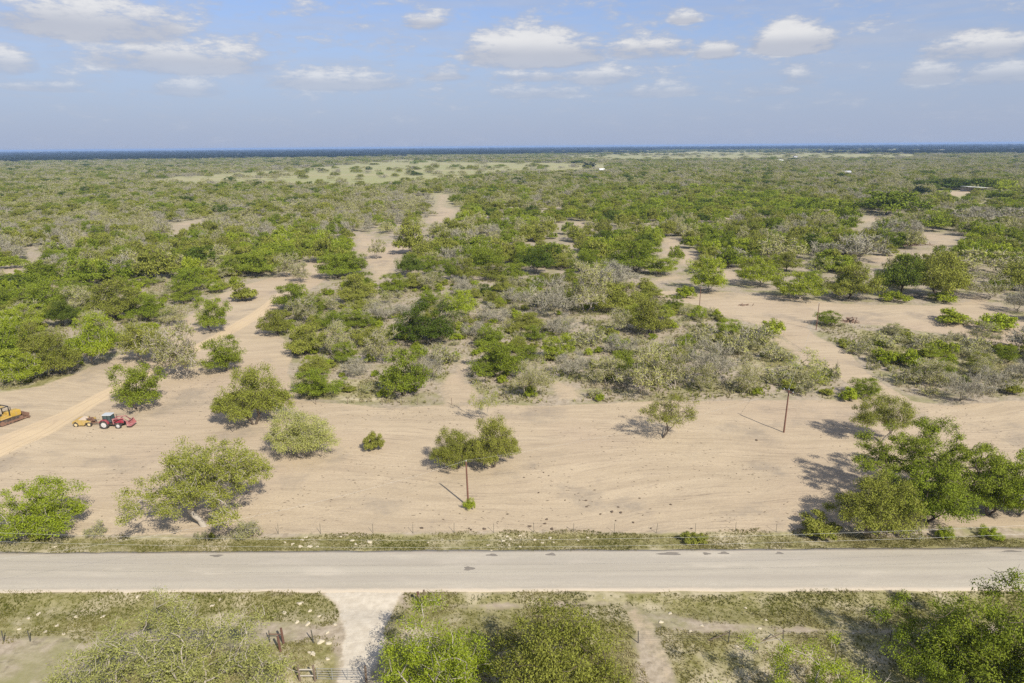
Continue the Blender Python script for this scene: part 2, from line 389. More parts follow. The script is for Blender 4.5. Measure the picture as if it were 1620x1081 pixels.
SAND = [
    [(-87.0, 68.6), (-26.7, 68.6), (6.3, 68.4), (34.8, 68.1), (38.5, 69.1), (63.4, 68.2), (90.9, 67.3), (151.1, 102.0), (103.8, 105.8), (86.4, 108.0), (72.4, 105.9), (65.7, 109.0), (63.5, 112.2), (57.1, 109.2), (37.6, 109.1), (20.4, 108.8), (5.2, 107.7), (-11.8, 108.1), (-22.4, 107.4), (-31.4, 109.4), (-37.4, 111.4), (-52.6, 103.6), (-78.4, 96.5), (-102.0, 82.6)],
    [(-132.6, 111.0), (-92.2, 115.8), (-87.6, 119.0), (-85.0, 126.2), (-83.2, 138.7), (-84.7, 154.9), (-84.2, 173.6), (-88.5, 195.3), (-85.1, 216.1), (-80.0, 231.5), (-79.5, 259.3), (-76.3, 274.8), (-61.3, 226.0), (-62.9, 196.1), (-63.3, 172.9), (-54.3, 152.9), (-48.0, 144.4), (-43.7, 126.0), (-36.1, 108.9), (-48.1, 93.6), (-75.1, 91.9), (-98.3, 79.1)],
    [(-79.6, 347.5), (-71.5, 347.0), (-57.2, 311.0), (-42.6, 321.0), (-37.9, 290.2), (-44.1, 273.1), (-40.8, 237.1), (-42.6, 216.4), (-46.3, 225.3), (-55.8, 258.2), (-67.3, 291.8)],
    [(-50.7, 399.0), (-54.3, 491.2), (-68.3, 637.6), (-55.0, 644.6), (-47.2, 500.9), (-33.4, 479.3), (-36.4, 412.0), (-41.9, 385.2)],
    [(-135.1, 447.3), (-118.7, 437.7), (-110.4, 410.5), (-127.1, 422.8)],
    [(-175.7, 351.1), (-197.4, 399.7), (-191.5, 424.0), (-183.8, 412.5), (-180.7, 379.5), (-170.0, 353.3)],
    [(-186.9, 245.0), (-192.7, 269.5), (-187.5, 270.8), (-179.8, 258.3), (-175.2, 240.6), (-181.2, 237.1)],
    [(41.5, 199.3), (52.4, 201.6), (56.6, 199.6), (70.6, 196.3), (80.6, 189.0), (90.0, 182.2), (100.7, 179.5), (113.6, 178.3), (124.8, 182.5), (136.5, 195.6), (129.2, 180.8), (125.6, 166.5), (124.2, 160.2), (129.3, 151.2), (117.2, 136.0), (107.6, 140.9), (102.8, 146.1), (97.6, 151.6), (89.1, 157.7), (81.6, 160.9), (74.8, 163.0), (70.5, 158.2), (69.1, 149.8), (70.2, 135.4), (67.9, 123.2), (67.4, 116.0), (67.8, 109.0), (61.5, 106.2), (60.8, 115.9), (61.1, 126.8), (61.3, 140.3), (61.7, 155.0), (58.6, 161.1), (54.4, 167.6), (50.2, 182.1), (44.4, 187.1)],
    [(70.6, 320.9), (80.8, 322.6), (71.8, 289.7), (74.4, 275.3), (72.2, 259.3), (64.0, 241.2), (60.3, 245.5), (63.1, 259.7), (58.6, 264.6)],
    [(42.6, 212.9), (48.3, 221.3), (55.1, 227.9), (59.4, 223.0), (50.6, 214.6), (43.4, 208.8)],
    [(70.4, 238.3), (78.7, 230.4), (70.9, 207.6), (65.5, 211.9)],
    [(192.6, 327.4), (206.7, 339.0), (208.9, 316.9), (188.3, 288.8), (173.0, 273.4), (172.1, 278.7), (185.9, 307.2)],
    [(137.2, 263.7), (156.4, 270.9), (174.7, 280.3), (166.2, 265.4), (144.8, 254.1), (132.9, 240.6), (129.2, 242.2)],
    [(192.9, 454.4), (199.9, 444.8), (197.6, 416.0), (179.5, 402.5)],
    [(185.6, 378.2), (217.1, 418.4), (229.9, 417.3), (211.7, 386.1), (194.7, 377.5), (180.8, 363.1)],
    [(28.8, 370.9), (38.7, 395.8), (44.0, 388.6), (40.0, 358.4), (29.7, 353.6)],
    [(103.5, 415.9), (135.7, 409.6), (152.9, 408.3), (146.6, 391.0), (98.3, 394.7)],
    [(-0.2, 291.9), (20.1, 304.5), (28.7, 306.0), (27.6, 294.1), (11.0, 287.5), (-0.2, 282.7)],
    [(-11.8, 108.1), (-13.6, 117.3), (-11.7, 125.9), (-10.0, 137.6), (-8.1, 131.1), (-8.7, 121.4), (-5.0, 111.2), (-2.2, 107.9)],
    [(6.8, 121.0), (11.7, 117.4), (12.1, 110.2), (7.5, 109.7)],
    [(58.4, 156.3), (62.0, 142.7), (61.6, 129.2), (58.2, 127.3), (57.9, 142.9)],
    [(-204.1, 330.8), (-198.9, 335.2), (-188.0, 318.7), (-191.8, 312.6)],
    [(-184.7, 320.7), (-178.9, 329.3), (-172.3, 315.6), (-178.4, 311.8)],
    [(381.8, 626.4), (446.9, 655.6), (423.5, 612.4), (360.8, 557.4), (349.9, 573.1)],
    [(52.8, 333.9), (66.3, 353.9), (68.9, 337.8), (61.5, 314.7), (52.8, 315.3)],
    [(-19.2, 58.1), (-10.8, 58.0), (-11.4, 56.0), (-11.7, 53.2), (-11.3, 50.3), (-12.1, 45.9), (-12.4, 38.8), (-14.7, 38.8), (-14.5, 47.4), (-15.5, 52.0), (-16.7, 55.6)],
    [(10.6, 55.2), (11.7, 55.0), (12.4, 52.5), (13.0, 48.5), (13.3, 45.3), (12.0, 45.4), (11.7, 48.9), (10.9, 52.1)],
]
TRACK = [
    [(-78.9, 83.1), (-78.5, 91.6), (-78.1, 96.1), (-75.5, 105.5), (-74.5, 114.7), (-73.3, 122.9), (-72.2, 132.7), (-70.0, 151.7), (-69.1, 175.2), (-70.2, 202.7), (-64.1, 189.4), (-65.0, 166.3), (-66.6, 145.4), (-69.5, 128.6), (-70.8, 119.3), (-71.1, 108.8), (-70.6, 97.8), (-72.9, 89.0), (-73.4, 84.8), (-73.2, 76.2)],
]
GRASS = [
    [(-86.7, 68.3), (-26.6, 68.2), (6.3, 68.3), (34.7, 68.0), (41.5, 67.2), (62.2, 66.7), (89.4, 66.0), (87.2, 64.1), (54.9, 64.3), (-0.2, 64.5), (-55.6, 64.9), (-83.2, 65.0)],
    [(-76.4, 58.7), (-51.0, 58.4), (-19.5, 57.9), (-17.4, 57.0), (-16.2, 54.2), (-16.7, 52.9), (-22.3, 53.4), (-29.7, 53.0), (-37.5, 51.5), (-68.5, 51.4)],
    [(-10.7, 57.7), (11.6, 57.5), (49.8, 57.3), (79.1, 57.0), (75.6, 54.0), (46.1, 52.1), (27.5, 51.5), (16.6, 52.9), (10.1, 56.2), (-6.8, 55.6), (-10.5, 55.9)],
    [(-11.6, 55.5), (10.0, 55.7), (11.1, 51.7), (10.3, 44.4), (-10.8, 44.6)],
    [(-21.3, 50.5), (-16.0, 51.2), (-14.9, 48.1), (-13.4, 38.8), (-32.5, 39.0), (-33.4, 49.0)],
    [(13.4, 51.7), (49.9, 51.3), (39.6, 38.3), (12.4, 38.5)],
    [(36.6, 89.9), (40.1, 92.0), (43.4, 91.0), (41.9, 88.5), (37.6, 87.7)],
    [(-97.8, 123.5), (-84.2, 127.0), (-85.7, 116.3), (-89.9, 112.5)],
    [(-39.5, 122.1), (-20.3, 121.6), (-20.7, 109.8), (-36.3, 111.3)],
    [(50.0, 191.9), (53.6, 182.0), (53.8, 165.6), (45.1, 162.7), (43.7, 176.3)],
    [(48.1, 156.6), (60.8, 150.6), (59.8, 125.3), (57.0, 116.3), (43.5, 120.1)],
    [(80.6, 155.6), (96.3, 149.5), (107.2, 136.7), (94.3, 118.9), (76.8, 122.9), (74.7, 135.3)],
]
MEADOW = [
    [(-520.5, 876.5), (-510.9, 1118.0), (-416.4, 1613.5), (-382.5, 2550.7), (-191.1, 1980.5), (231.7, 1697.3), (155.6, 1137.0), (-7.8, 1092.5), (-86.3, 886.3), (-170.6, 760.7), (-285.4, 814.3)],
    [(196.7, 3041.8), (1079.8, 4136.3), (1591.7, 2771.6), (1139.3, 1980.5), (535.8, 2047.4), (226.2, 1908.7)],
    [(367.5, 602.4), (465.0, 615.9), (437.0, 578.2), (328.4, 521.2)],
]
THICKET = [
    [(-37.4, 111.4), (-43.0, 125.9), (-47.1, 145.9), (-54.7, 154.0), (-62.5, 172.8), (-62.0, 196.1), (-55.7, 220.2), (-22.4, 218.8), (19.0, 222.5), (42.8, 205.8), (43.7, 183.9), (53.8, 165.6), (61.1, 153.3), (59.8, 125.3), (60.7, 115.5), (57.2, 110.5), (37.8, 109.7), (5.3, 108.9), (-22.6, 108.6)],
    [(74.3, 161.8), (88.5, 156.5), (102.1, 145.1), (117.2, 136.0), (126.2, 118.1), (105.8, 108.1), (87.3, 109.2), (73.4, 107.7), (69.0, 111.1), (68.3, 123.9), (70.8, 150.3)],
    [(-101.2, 112.8), (-93.2, 117.1), (-88.5, 120.4), (-85.9, 127.8), (-84.3, 140.6), (-85.9, 157.2), (-85.2, 175.7), (-90.0, 198.9), (-86.7, 220.4), (-82.5, 238.9), (-84.1, 275.2), (-135.2, 286.4), (-218.1, 290.9), (-260.5, 293.1), (-144.7, 141.3)],
]
ROAD_FAR = [(-96.85, 65.0), (-55.64, 64.9), (-0.18, 64.48), (54.77, 64.19), (93.88, 63.99)]
ROAD_NEAR = [(-89.05, 58.77), (-50.96, 58.39), (-0.2, 57.74), (49.86, 57.4), (85.5, 57.24)]
FENCE_FRONT = [(-62.82, 68.87), (-56.29, 68.81), (-26.71, 68.54), (-21.89, 68.49), (-15.93, 68.44), (-11.41, 68.39), (-6.75, 68.35), (-2.25, 68.31), (2.33, 68.27), (6.76, 68.23), (11.39, 68.19), (16.1, 68.14), (20.51, 68.1), (24.99, 68.06), (29.61, 68.02)]
FENCE_BACK = [(-33.44, 108.85), (-28.03, 108.73), (-22.1, 108.6), (-16.17, 108.47), (-10.26, 108.34)]
NEAR_POSTS = [(-45.41, 51.14, 't'), (-43.03, 51.11, 't'), (-24.01, 50.89, 'w'), (-21.62, 50.78, 'w'), (-20.31, 50.53, 'c'), (-19.65, 50.92, 't'), (-20.26, 49.51, 'c'), (-17.63, 50.5, 't'), (10.87, 50.25, 't'), (18.72, 50.16, 'b'), (23.51, 50.11, 'b'), (28.3, 50.05, 't')]
CLODS = [(3.89, 70.89, 7), (3.62, 69.92, 7), (4.36, 68.83, 9), (1.86, 69.4, 8), (11.76, 72.77, 8), (12.8, 72.61, 8), (10.33, 72.21, 6), (12.7, 73.95, 6), (13.9, 70.32, 6), (8.95, 75.39, 6), (8.86, 73.86, 6), (15.68, 76.07, 5), (19.13, 74.3, 6), (-10.52, 69.32, 8), (-4.85, 68.83, 6), (-3.34, 68.94, 9), (-5.08, 69.1, 5), (6.38, 75.43, 4), (1.44, 81.34, 4), (4.7, 81.82, 4), (3.18, 77.24, 5), (11.92, 70.76, 4), (4.08, 82.74, 4), (20.28, 68.86, 5), (15.71, 69.06, 5), (36.04, 92.93, 7)]
STONES = [(-23.37, 67.92, 8), (-23.65, 67.41, 9), (-25.48, 66.93, 7), (-24.47, 66.41, 9), (-23.42, 65.9, 10), (-22.37, 65.89, 12), (-21.54, 65.87, 7), (-19.48, 68.0, 8), (-18.02, 67.2, 9), (-17.4, 66.31, 8), (-17.31, 67.83, 6), (-16.03, 66.79, 11), (-0.74, 67.59, 8), (-0.32, 67.2, 8), (-1.16, 66.7, 9), (0.75, 67.7, 7), (0.72, 65.44, 7), (-2.81, 65.85, 8), (-0.46, 65.82, 6), (-2.37, 64.75, 6), (4.06, 67.27, 9), (4.43, 66.37, 6), (3.17, 66.27, 7), (2.35, 66.91, 8), (7.18, 66.71, 7), (8.3, 67.33, 7), (-7.93, 67.18, 5), (-9.48, 66.57, 6), (-44.18, 67.71, 6), (-50.58, 66.29, 6), (-43.6, 67.83, 5), (-28.99, 56.08, 10), (-28.51, 56.83, 8), (-20.56, 56.25, 14), (-21.64, 54.88, 10), (-19.99, 53.35, 10), (-18.18, 54.2, 9), (-18.92, 53.08, 13), (-16.82, 51.87, 10), (-17.12, 50.65, 16), (-16.35, 50.48, 14), (-17.37, 49.17, 14), (-15.96, 48.56, 10), (-17.75, 49.33, 8), (-19.33, 55.12, 9), (-16.38, 52.87, 9), (-36.8, 57.32, 9), (-33.65, 57.18, 8), (-38.49, 54.45, 10), (-41.05, 54.48, 9), (-45.34, 54.27, 8), (-44.93, 54.98, 10), (-41.99, 53.18, 9), (-45.15, 52.7, 8), (-40.71, 52.06, 8), (-42.49, 52.33, 9), (23.09, 53.09, 7), (22.1, 51.91, 8), (19.34, 49.68, 8), (16.97, 52.31, 8), (21.9, 55.07, 6), (13.44, 52.95, 10), (14.55, 54.25, 9), (15.77, 51.65, 9), (30.2, 51.24, 6), (26.67, 48.38, 8), (8.65, 56.56, 5)]
PATCHES = [(-2.34, 63.8, 18, 4), (4.0, 63.83, 15, 5), (16.69, 63.77, 38, 5), (20.58, 63.72, 13, 4), (22.43, 63.81, 17, 4), (28.34, 63.73, 12, 4), (-4.63, 61.34, 17, 6), (-31.82, 64.09, 20, 4), (-55.64, 64.9, 12, 6), (53.09, 63.74, 30, 3)]
HOUSES = [(642.97, 1686.43, 'h'), (464.83, 974.89, 'h'), (890.4, 2209.17, 'h'), (151.21, 1166.36, 'h'), (413.36, 622.43, 's'), (382.45, 608.95, 'v'), (163.94, 497.11, 'v'), (263.24, 399.53, 'v')]
MISC = {
    'pole1': (-5.44, 73.93),
    'pole2': (41.09, 95.62),
    'pole3': (49.07, 173.96),
    'pole4': (71.41, 154.7),
    'tractor': (-62.75, 99.15),
    'scraper': (-67.76, 99.75),
    'dozer_a': (-80.38, 100.01),
    'dozer_b': (-79.87, 103.91),
    'gate_l': (-17.57, 46.14),
    'gate_m': (-16.32, 46.13),
    'gate_r': (-12.36, 46.02),
    'post_a': (-8.55, 55.92),
    'brushpile': (173.31, 291.61),
    'brushpile2': (82.68, 161.52),
    'snag': (63.01, 180.09),
    'drv': (-14.46, 52.01),
}

rng = np.random.default_rng(7)
random.seed(7)


# ------------------------------------------------------------------ helpers
def tag(o, label=None, cat=None, group=None, kind=None):
    if label:
        o['label'] = label
    if cat:
        o['category'] = cat
    if group:
        o['group'] = group
    if kind:
        o['kind'] = kind
    return o


def mesh_np(name, V, faces_by_n, mats=(), slots=None, smooth=False, attrs=None):
    """mesh from numpy arrays; faces_by_n is a list of (k,n) index arrays (their slot index in slots)"""
    me = bpy.data.meshes.new(name)
    V = np.asarray(V, dtype=np.float32)
    me.vertices.add(len(V))
    me.vertices.foreach_set('co', V.ravel())
    nl = sum(f.size for f in faces_by_n)
    nf = sum(len(f) for f in faces_by_n)
    me.loops.add(nl)
    me.polygons.add(nf)
    me.loops.foreach_set('vertex_index', np.concatenate([f.ravel() for f in faces_by_n]).astype(np.int32))
    sizes = np.concatenate([np.full(len(f), f.shape[1]) for f in faces_by_n])
    starts = np.concatenate([[0], np.cumsum(sizes)[:-1]])
    me.polygons.foreach_set('loop_start', starts.astype(np.int32))
    if slots is not None:
        me.polygons.foreach_set('material_index', np.concatenate([np.full(len(f), s) for f, s in zip(faces_by_n, slots)]).astype(np.int32))
    if smooth:
        me.polygons.foreach_set('use_smooth', np.ones(nf, dtype=bool))
    for m in mats:
        me.materials.append(m)
    if attrs:
        for k, a in attrs.items():
            at = me.attributes.new(k, 'FLOAT', 'POINT')
            at.data.foreach_set('value', np.asarray(a, dtype=np.float32))
    me.update(calc_edges=True)
    return me


def link(name, data, parent=None, loc=None):
    o = bpy.data.objects.new(name, data)
    COL.objects.link(o)
    if parent is not None:
        o.parent = parent
    if loc is not None:
        o.location = loc
    return o


def empty(name, loc=(0, 0, 0), rz=0.0):
    o = bpy.data.objects.new(name, None)
    COL.objects.link(o)
    o.location = loc
    o.rotation_euler = (0, 0, rz)
    o.empty_display_size = 0.5
    return o


def inside(poly, X, Y):
    p = np.asarray(poly, dtype=float)
    res = np.zeros(X.shape, dtype=bool)
    j = len(p) - 1
    for i in range(len(p)):
        xi, yi = p[i]
        xj, yj = p[j]
        c = ((yi > Y) != (yj > Y)) & (X < (xj - xi) * (Y - yi) / (yj - yi + 1e-12) + xi)
        res ^= c
        j = i
    return res


def sdf(poly, X, Y):
    """signed distance, positive inside"""
    p = np.asarray(poly, dtype=float)
    d = np.full(X.shape, 1e9)
    for i in range(len(p)):
        a, b = p[i - 1], p[i]
        ab = b - a
        L = ab @ ab + 1e-9
        t = np.clip(((X - a[0]) * ab[0] + (Y - a[1]) * ab[1]) / L, 0, 1)
        d = np.minimum(d, np.hypot(X - a[0] - t * ab[0], Y - a[1] - t * ab[1]))
    return np.where(inside(poly, X, Y), d, -d)


def sdf_any(polys, X, Y):
    d = np.full(X.shape, -1e9)
    for p in polys:
        d = np.maximum(d, sdf(p, X, Y))
    return d


def sstep(x, a, b):
    t = np.clip((x - a) / (b - a), 0, 1)
    return t * t * (3 - 2 * t)


def vnoise(X, Y, s, seed=0):
    """smooth value noise"""
    x, y = X / s + seed * 17.3, Y / s + seed * 9.1
    xi, yi = np.floor(x), np.floor(y)
    fx, fy = x - xi, y - yi
    fx, fy = fx * fx * (3 - 2 * fx), fy * fy * (3 - 2 * fy)

    def hsh(a, b):
        v = np.sin(a * 127.1 + b * 311.7 + seed * 74.7) * 43758.5453
        return v - np.floor(v)
    return (hsh(xi, yi) * (1 - fx) + hsh(xi + 1, yi) * fx) * (1 - fy) + (hsh(xi, yi + 1) * (1 - fx) + hsh(xi + 1, yi + 1) * fx) * fy


# ------------------------------------------------------------------ materials
def new_mat(name):
    m = bpy.data.materials.new(name)
    m.use_nodes = True
    m.node_tree.nodes.clear()
    n = Nodes(m.node_tree)
    out = n.new('ShaderNodeOutputMaterial')
    return m, n, out


def pbr(n, out, col, rough=0.9, bump=None, bump_str=0.3, metal=0.0, spec=0.3, bump_dist=0.1):
    b = n.new('ShaderNodeBsdfPrincipled')
    n.put(b.inputs['Base Color'], col if isinstance(col, bpy.types.NodeSocket) else (*col, 1.0))
    n.put(b.inputs['Roughness'], rough)
    b.inputs['Metallic'].default_value = metal
    b.inputs['Specular IOR Level'].default_value = spec
    if bump is not None:
        bn = n.new('ShaderNodeBump')
        bn.inputs['Strength'].default_value = bump_str
        bn.inputs['Distance'].default_value = bump_dist
        n.put(bn.inputs['Height'], bump)
        n.t.links.new(bn.outputs[0], b.inputs['Normal'])
    n.t.links.new(b.outputs[0], out.inputs[0])
    return b


def simple_mat(name, col, rough=0.6, var=0.25, scale=3.0, metal=0.0, spec=0.4, dirt=None):
    m, n, out = new_mat(name)
    tc_ = n.new('ShaderNodeTexCoord')
    nz = n.noise(tc_.outputs['Object'], scale, 5, 0.6)
    c = n.mix(nz, tuple(x * (1 - var) for x in col), tuple(min(1, x * (1 + var)) for x in col))
    if dirt is not None:
        dn = n.ramp(n.noise(tc_.outputs['Object'], scale * 0.7, 6, 0.7), 0.45, 0.65)
        c = n.mix(n.m('MULTIPLY', dn, 0.6), c, dirt)
    pbr(n, out, c, rough, metal=metal, spec=spec)
    return m


def leaf_mat(name, col, alt, trans=0.20):
    m, n, out = new_mat(name)
    oi = n.new('ShaderNodeObjectInfo')
    tc_ = n.new('ShaderNodeTexCoord')
    geo = n.new('ShaderNodeNewGeometry')
    nz = n.noise(tc_.outputs['Object'], 0.55, 3, 0.6)
    rnd = oi.outputs['Random']
    f1 = n.m('ADD', n.m('MULTIPLY', n.ramp(nz, 0.3, 0.7), 0.55), n.m('MULTIPLY', rnd, 0.45))
    c = n.mix(f1, col, alt)
    r2 = n.m('FRACT', n.m('MULTIPLY', rnd, 17.31))
    k = n.m('ADD', 0.84, n.m('MULTIPLY', r2, 0.32))
    k = n.m('MULTIPLY', k, n.m('ADD', 0.8, n.m('MULTIPLY', geo.outputs['Random Per Island'], 0.4)))
    cc = n.new('ShaderNodeVectorMath', operation='SCALE')
    n.t.links.new(c, cc.inputs[0])
    n.put(cc.inputs['Scale'], k)
    d = n.new('ShaderNodeBsdfDiffuse')
    n.t.links.new(cc.outputs[0], d.inputs[0])
    t = n.new('ShaderNodeBsdfTranslucent')
    yl = n.mix(1.0, cc.outputs[0], (1.15, 1.1, 0.6), 'MULTIPLY')
    n.t.links.new(yl, t.inputs[0])
    mx = n.new('ShaderNodeMixShader')
    mx.inputs[0].default_value = trans
    n.t.links.new(d.outputs[0], mx.inputs[1])
    n.t.links.new(t.outputs[0], mx.inputs[2])
    n.t.links.new(mx.outputs[0], out.inputs[0])
    return m


LEAF = {
    'bright': leaf_mat('leaf_bright', (0.235, 0.298, 0.024), (0.318, 0.352, 0.042)),
    'green': leaf_mat('leaf_green', (0.152, 0.205, 0.021), (0.246, 0.282, 0.038)),
    'dark': leaf_mat('leaf_dark', (0.078, 0.115, 0.017), (0.128, 0.158, 0.027), 0.15),
    'olive': leaf_mat('leaf_olive', (0.215, 0.238, 0.040), (0.290, 0.292, 0.060)),
    'pale': leaf_mat('leaf_pale', (0.30, 0.305, 0.098), (0.355, 0.342, 0.128)),
    'lime': leaf_mat('leaf_lime', (0.30, 0.325, 0.085), (0.37, 0.365, 0.12)),
    'yellow': leaf_mat('leaf_yellow', (0.32, 0.36, 0.05), (0.39, 0.40, 0.08)),
    'evergreen': leaf_mat('leaf_cloud_shaded', (0.024, 0.040, 0.022), (0.034, 0.050, 0.026), 0.15),  # near-black green: cloud shadow on the far wood put into leaf colour
}
BARK = {
    'pale': simple_mat('bark_pale', (0.36, 0.315, 0.25), 0.95, 0.3, 2.0, spec=0.1),
    'dark': simple_mat('bark_dark', (0.105, 0.082, 0.062), 0.95, 0.35, 2.0, spec=0.1),
    'twig': simple_mat('twig_grey', (0.305, 0.280, 0.205), 0.95, 0.3, 0.6, spec=0.1),
}


def ground_material():
    m, n, out = new_mat('ground_soil')
    tc_ = n.new('ShaderNodeTexCoord')
    pos = tc_.outputs['Object']

    def attr(a):
        x = n.new('ShaderNodeAttribute', attribute_name=a)
        return x.outputs['Fac']
    fine = n.noise(pos, 1.3, 6, 0.65)
    mid = n.noise(pos, 0.16, 5, 0.6)
    big = n.noise(pos, 0.03, 4, 0.55)
    huge = n.noise(pos, 0.004, 4, 0.6)
    # grading and wheel marks follow bending lines, not straight ones
    warp = n.m('MULTIPLY', n.m('SUBTRACT', n.noise(pos, 0.022, 2, 0.4), 0.5), 22.0)
    cv = n.new('ShaderNodeCombineXYZ')
    n.put(cv.inputs[1], warp)
    wp_ = n.new('ShaderNodeVectorMath', operation='ADD')
    n.t.links.new(pos, wp_.inputs[0])
    n.t.links.new(cv.outputs[0], wp_.inputs[1])
    bent = wp_.outputs[0]
    streak = n.noise(n.stretch(bent, (0.06, 0.5, 1.0), (0, 0, 0.02)), 1.0, 6, 0.65, 0.5)
    streak2 = n.noise(n.stretch(bent, (0.16, 1.9, 1.0), (0, 0, -0.05)), 1.0, 6, 0.7, 0.6)
    lines = n.noise(n.stretch(bent, (0.10, 3.2, 1.0)), 1.0, 3, 0.6, 0.3)
    jit = n.m('ADD', n.m('MULTIPLY', n.m('SUBTRACT', fine, 0.5), 0.9), n.m('MULTIPLY', n.m('SUBTRACT', mid, 0.5), 1.1))
    sand_f = n.ramp(n.m('ADD', attr('sand'), jit), 0.32, 0.72)
    track_f = n.ramp(n.m('ADD', attr('track'), n.m('MULTIPLY', jit, 0.7)), 0.3, 0.75)
    grass_f = n.ramp(n.m('ADD', attr('grass'), n.m('MULTIPLY', jit, 1.3)), 0.30, 0.85)
    mead_f = n.ramp(n.m('ADD', attr('meadow'), n.m('MULTIPLY', jit, 0.6)), 0.25, 0.8)
    # brush floor: litter, dry grass, grey-brown earth, thin green
    soil = n.mix(n.ramp(fine, 0.3, 0.7), (0.285, 0.232, 0.160), (0.43, 0.36, 0.265))
    soil = n.mix(n.ramp(mid, 0.42, 0.66, 0.0, 0.8), soil, (0.235, 0.225, 0.090))
    soil = n.mix(n.ramp(big, 0.52, 0.72, 0.0, 0.5), soil, (0.45, 0.37, 0.28))
    soil = n.mix(n.ramp(n.noise(pos, 0.5, 4, 0.7), 0.56, 0.68, 0.0, 0.55), soil, (0.12, 0.098, 0.072))
    far_f = attr('far')
    soil_far = n.mix(n.ramp(huge, 0.35, 0.7), (0.29, 0.285, 0.125), (0.37, 0.335, 0.185))
    soil = n.mix(far_f, soil, soil_far)
    # bare graded sand
    sand = n.mix(n.ramp(streak, 0.3, 0.7), (0.425, 0.338, 0.222), (0.518, 0.418, 0.278))
    sand = n.mix(n.ramp(big, 0.45, 0.70, 0.0, 0.6), sand, (0.44, 0.34, 0.238))
    sand = n.mix(n.ramp(streak2, 0.53, 0.68, 0.0, 0.60), sand, (0.285, 0.222, 0.158))
    sand = n.mix(n.m('MULTIPLY', n.ramp(n.noise(pos, 0.075, 5, 0.65), 0.52, 0.68, 0.0, 0.75), n.ramp(fine, 0.25, 0.6, 0.4, 1.0)), sand, (0.275, 0.232, 0.175))
    # curved wheel marks left by turning machines
    grain = n.noise(pos, 4.5, 4, 0.7)
    sand = n.mix(n.ramp(grain, 0.35, 0.68, 0.0, 0.45), sand, (0.335, 0.258, 0.175))
    arc_f = n.m('MULTIPLY', n.ramp(lines, 0.57, 0.66), n.ramp(n.noise(pos, 0.06, 4, 0.6), 0.42, 0.60))
    sand = n.mix(n.m('MULTIPLY', arc_f, n.ramp(fine, 0.30, 0.62, 0.15, 0.75)), sand, (0.225, 0.175, 0.125))
    speck = n.ramp(n.noise(n.stretch(pos, (0.7, 1.5, 1.0)), 2.3, 3, 0.7), 0.64, 0.73, 0.0, 0.7)
    sand = n.mix(n.m('MULTIPLY', speck, n.ramp(mid, 0.4, 0.6)), sand, (0.17, 0.135, 0.10))
    # pale caliche track with wheel ruts along its length
    rut = attr('rut')
    rut_n = n.noise(n.stretch(pos, (0.35, 0.35, 1.0)), 1.0, 3, 0.5)
    ruts = n.m('ABSOLUTE', n.m('SINE', n.m('MULTIPLY', n.m('ADD', rut, n.m('MULTIPLY', rut_n, 0.35)), 2.6)))
    track = n.mix(n.ramp(ruts, 0.0, 0.5), (0.46, 0.35, 0.215), (0.555, 0.43, 0.265))
    track = n.mix(n.ramp(fine, 0.35, 0.75, 0.0, 0.5), track, (0.49, 0.38, 0.25))
    track = n.mix(n.ramp(mid, 0.45, 0.7, 0.0, 0.6), track, (0.50, 0.385, 0.255))
    # verge turf
    turf = n.mix(n.ramp(fine, 0.35, 0.65), (0.165, 0.155, 0.045), (0.30, 0.265, 0.125))
    turf = n.mix(n.ramp(mid, 0.46, 0.64, 0.0, 0.8), turf, (0.50, 0.425, 0.29))
    mead = n.mix(n.ramp(n.noise(n.stretch(pos, (0.003, 0.012, 1)), 1.0, 4, 0.6), 0.35, 0.7), (0.30, 0.30, 0.13), (0.36, 0.32, 0.17))
    col = n.mix(mead_f, soil, mead)
    col = n.mix(grass_f, col, turf)
    col = n.mix(sand_f, col, sand)
    col = n.mix(track_f, col, track)
    gv = n.mix(n.ramp(fine, 0.3, 0.7), (0.46, 0.40, 0.305), (0.57, 0.505, 0.395))
    col = n.mix(n.ramp(n.m('ADD', attr('gravel'), n.m('MULTIPLY', jit, 0.8)), 0.3, 0.75), col, gv)
    h = n.m('ADD', n.m('MULTIPLY', fine, 0.6), n.m('MULTIPLY', streak2, 0.5))
    pbr(n, out, col, 0.95, bump=h, bump_str=0.55, bump_dist=0.12, spec=0.12)
    return m


GROUND = ground_material()


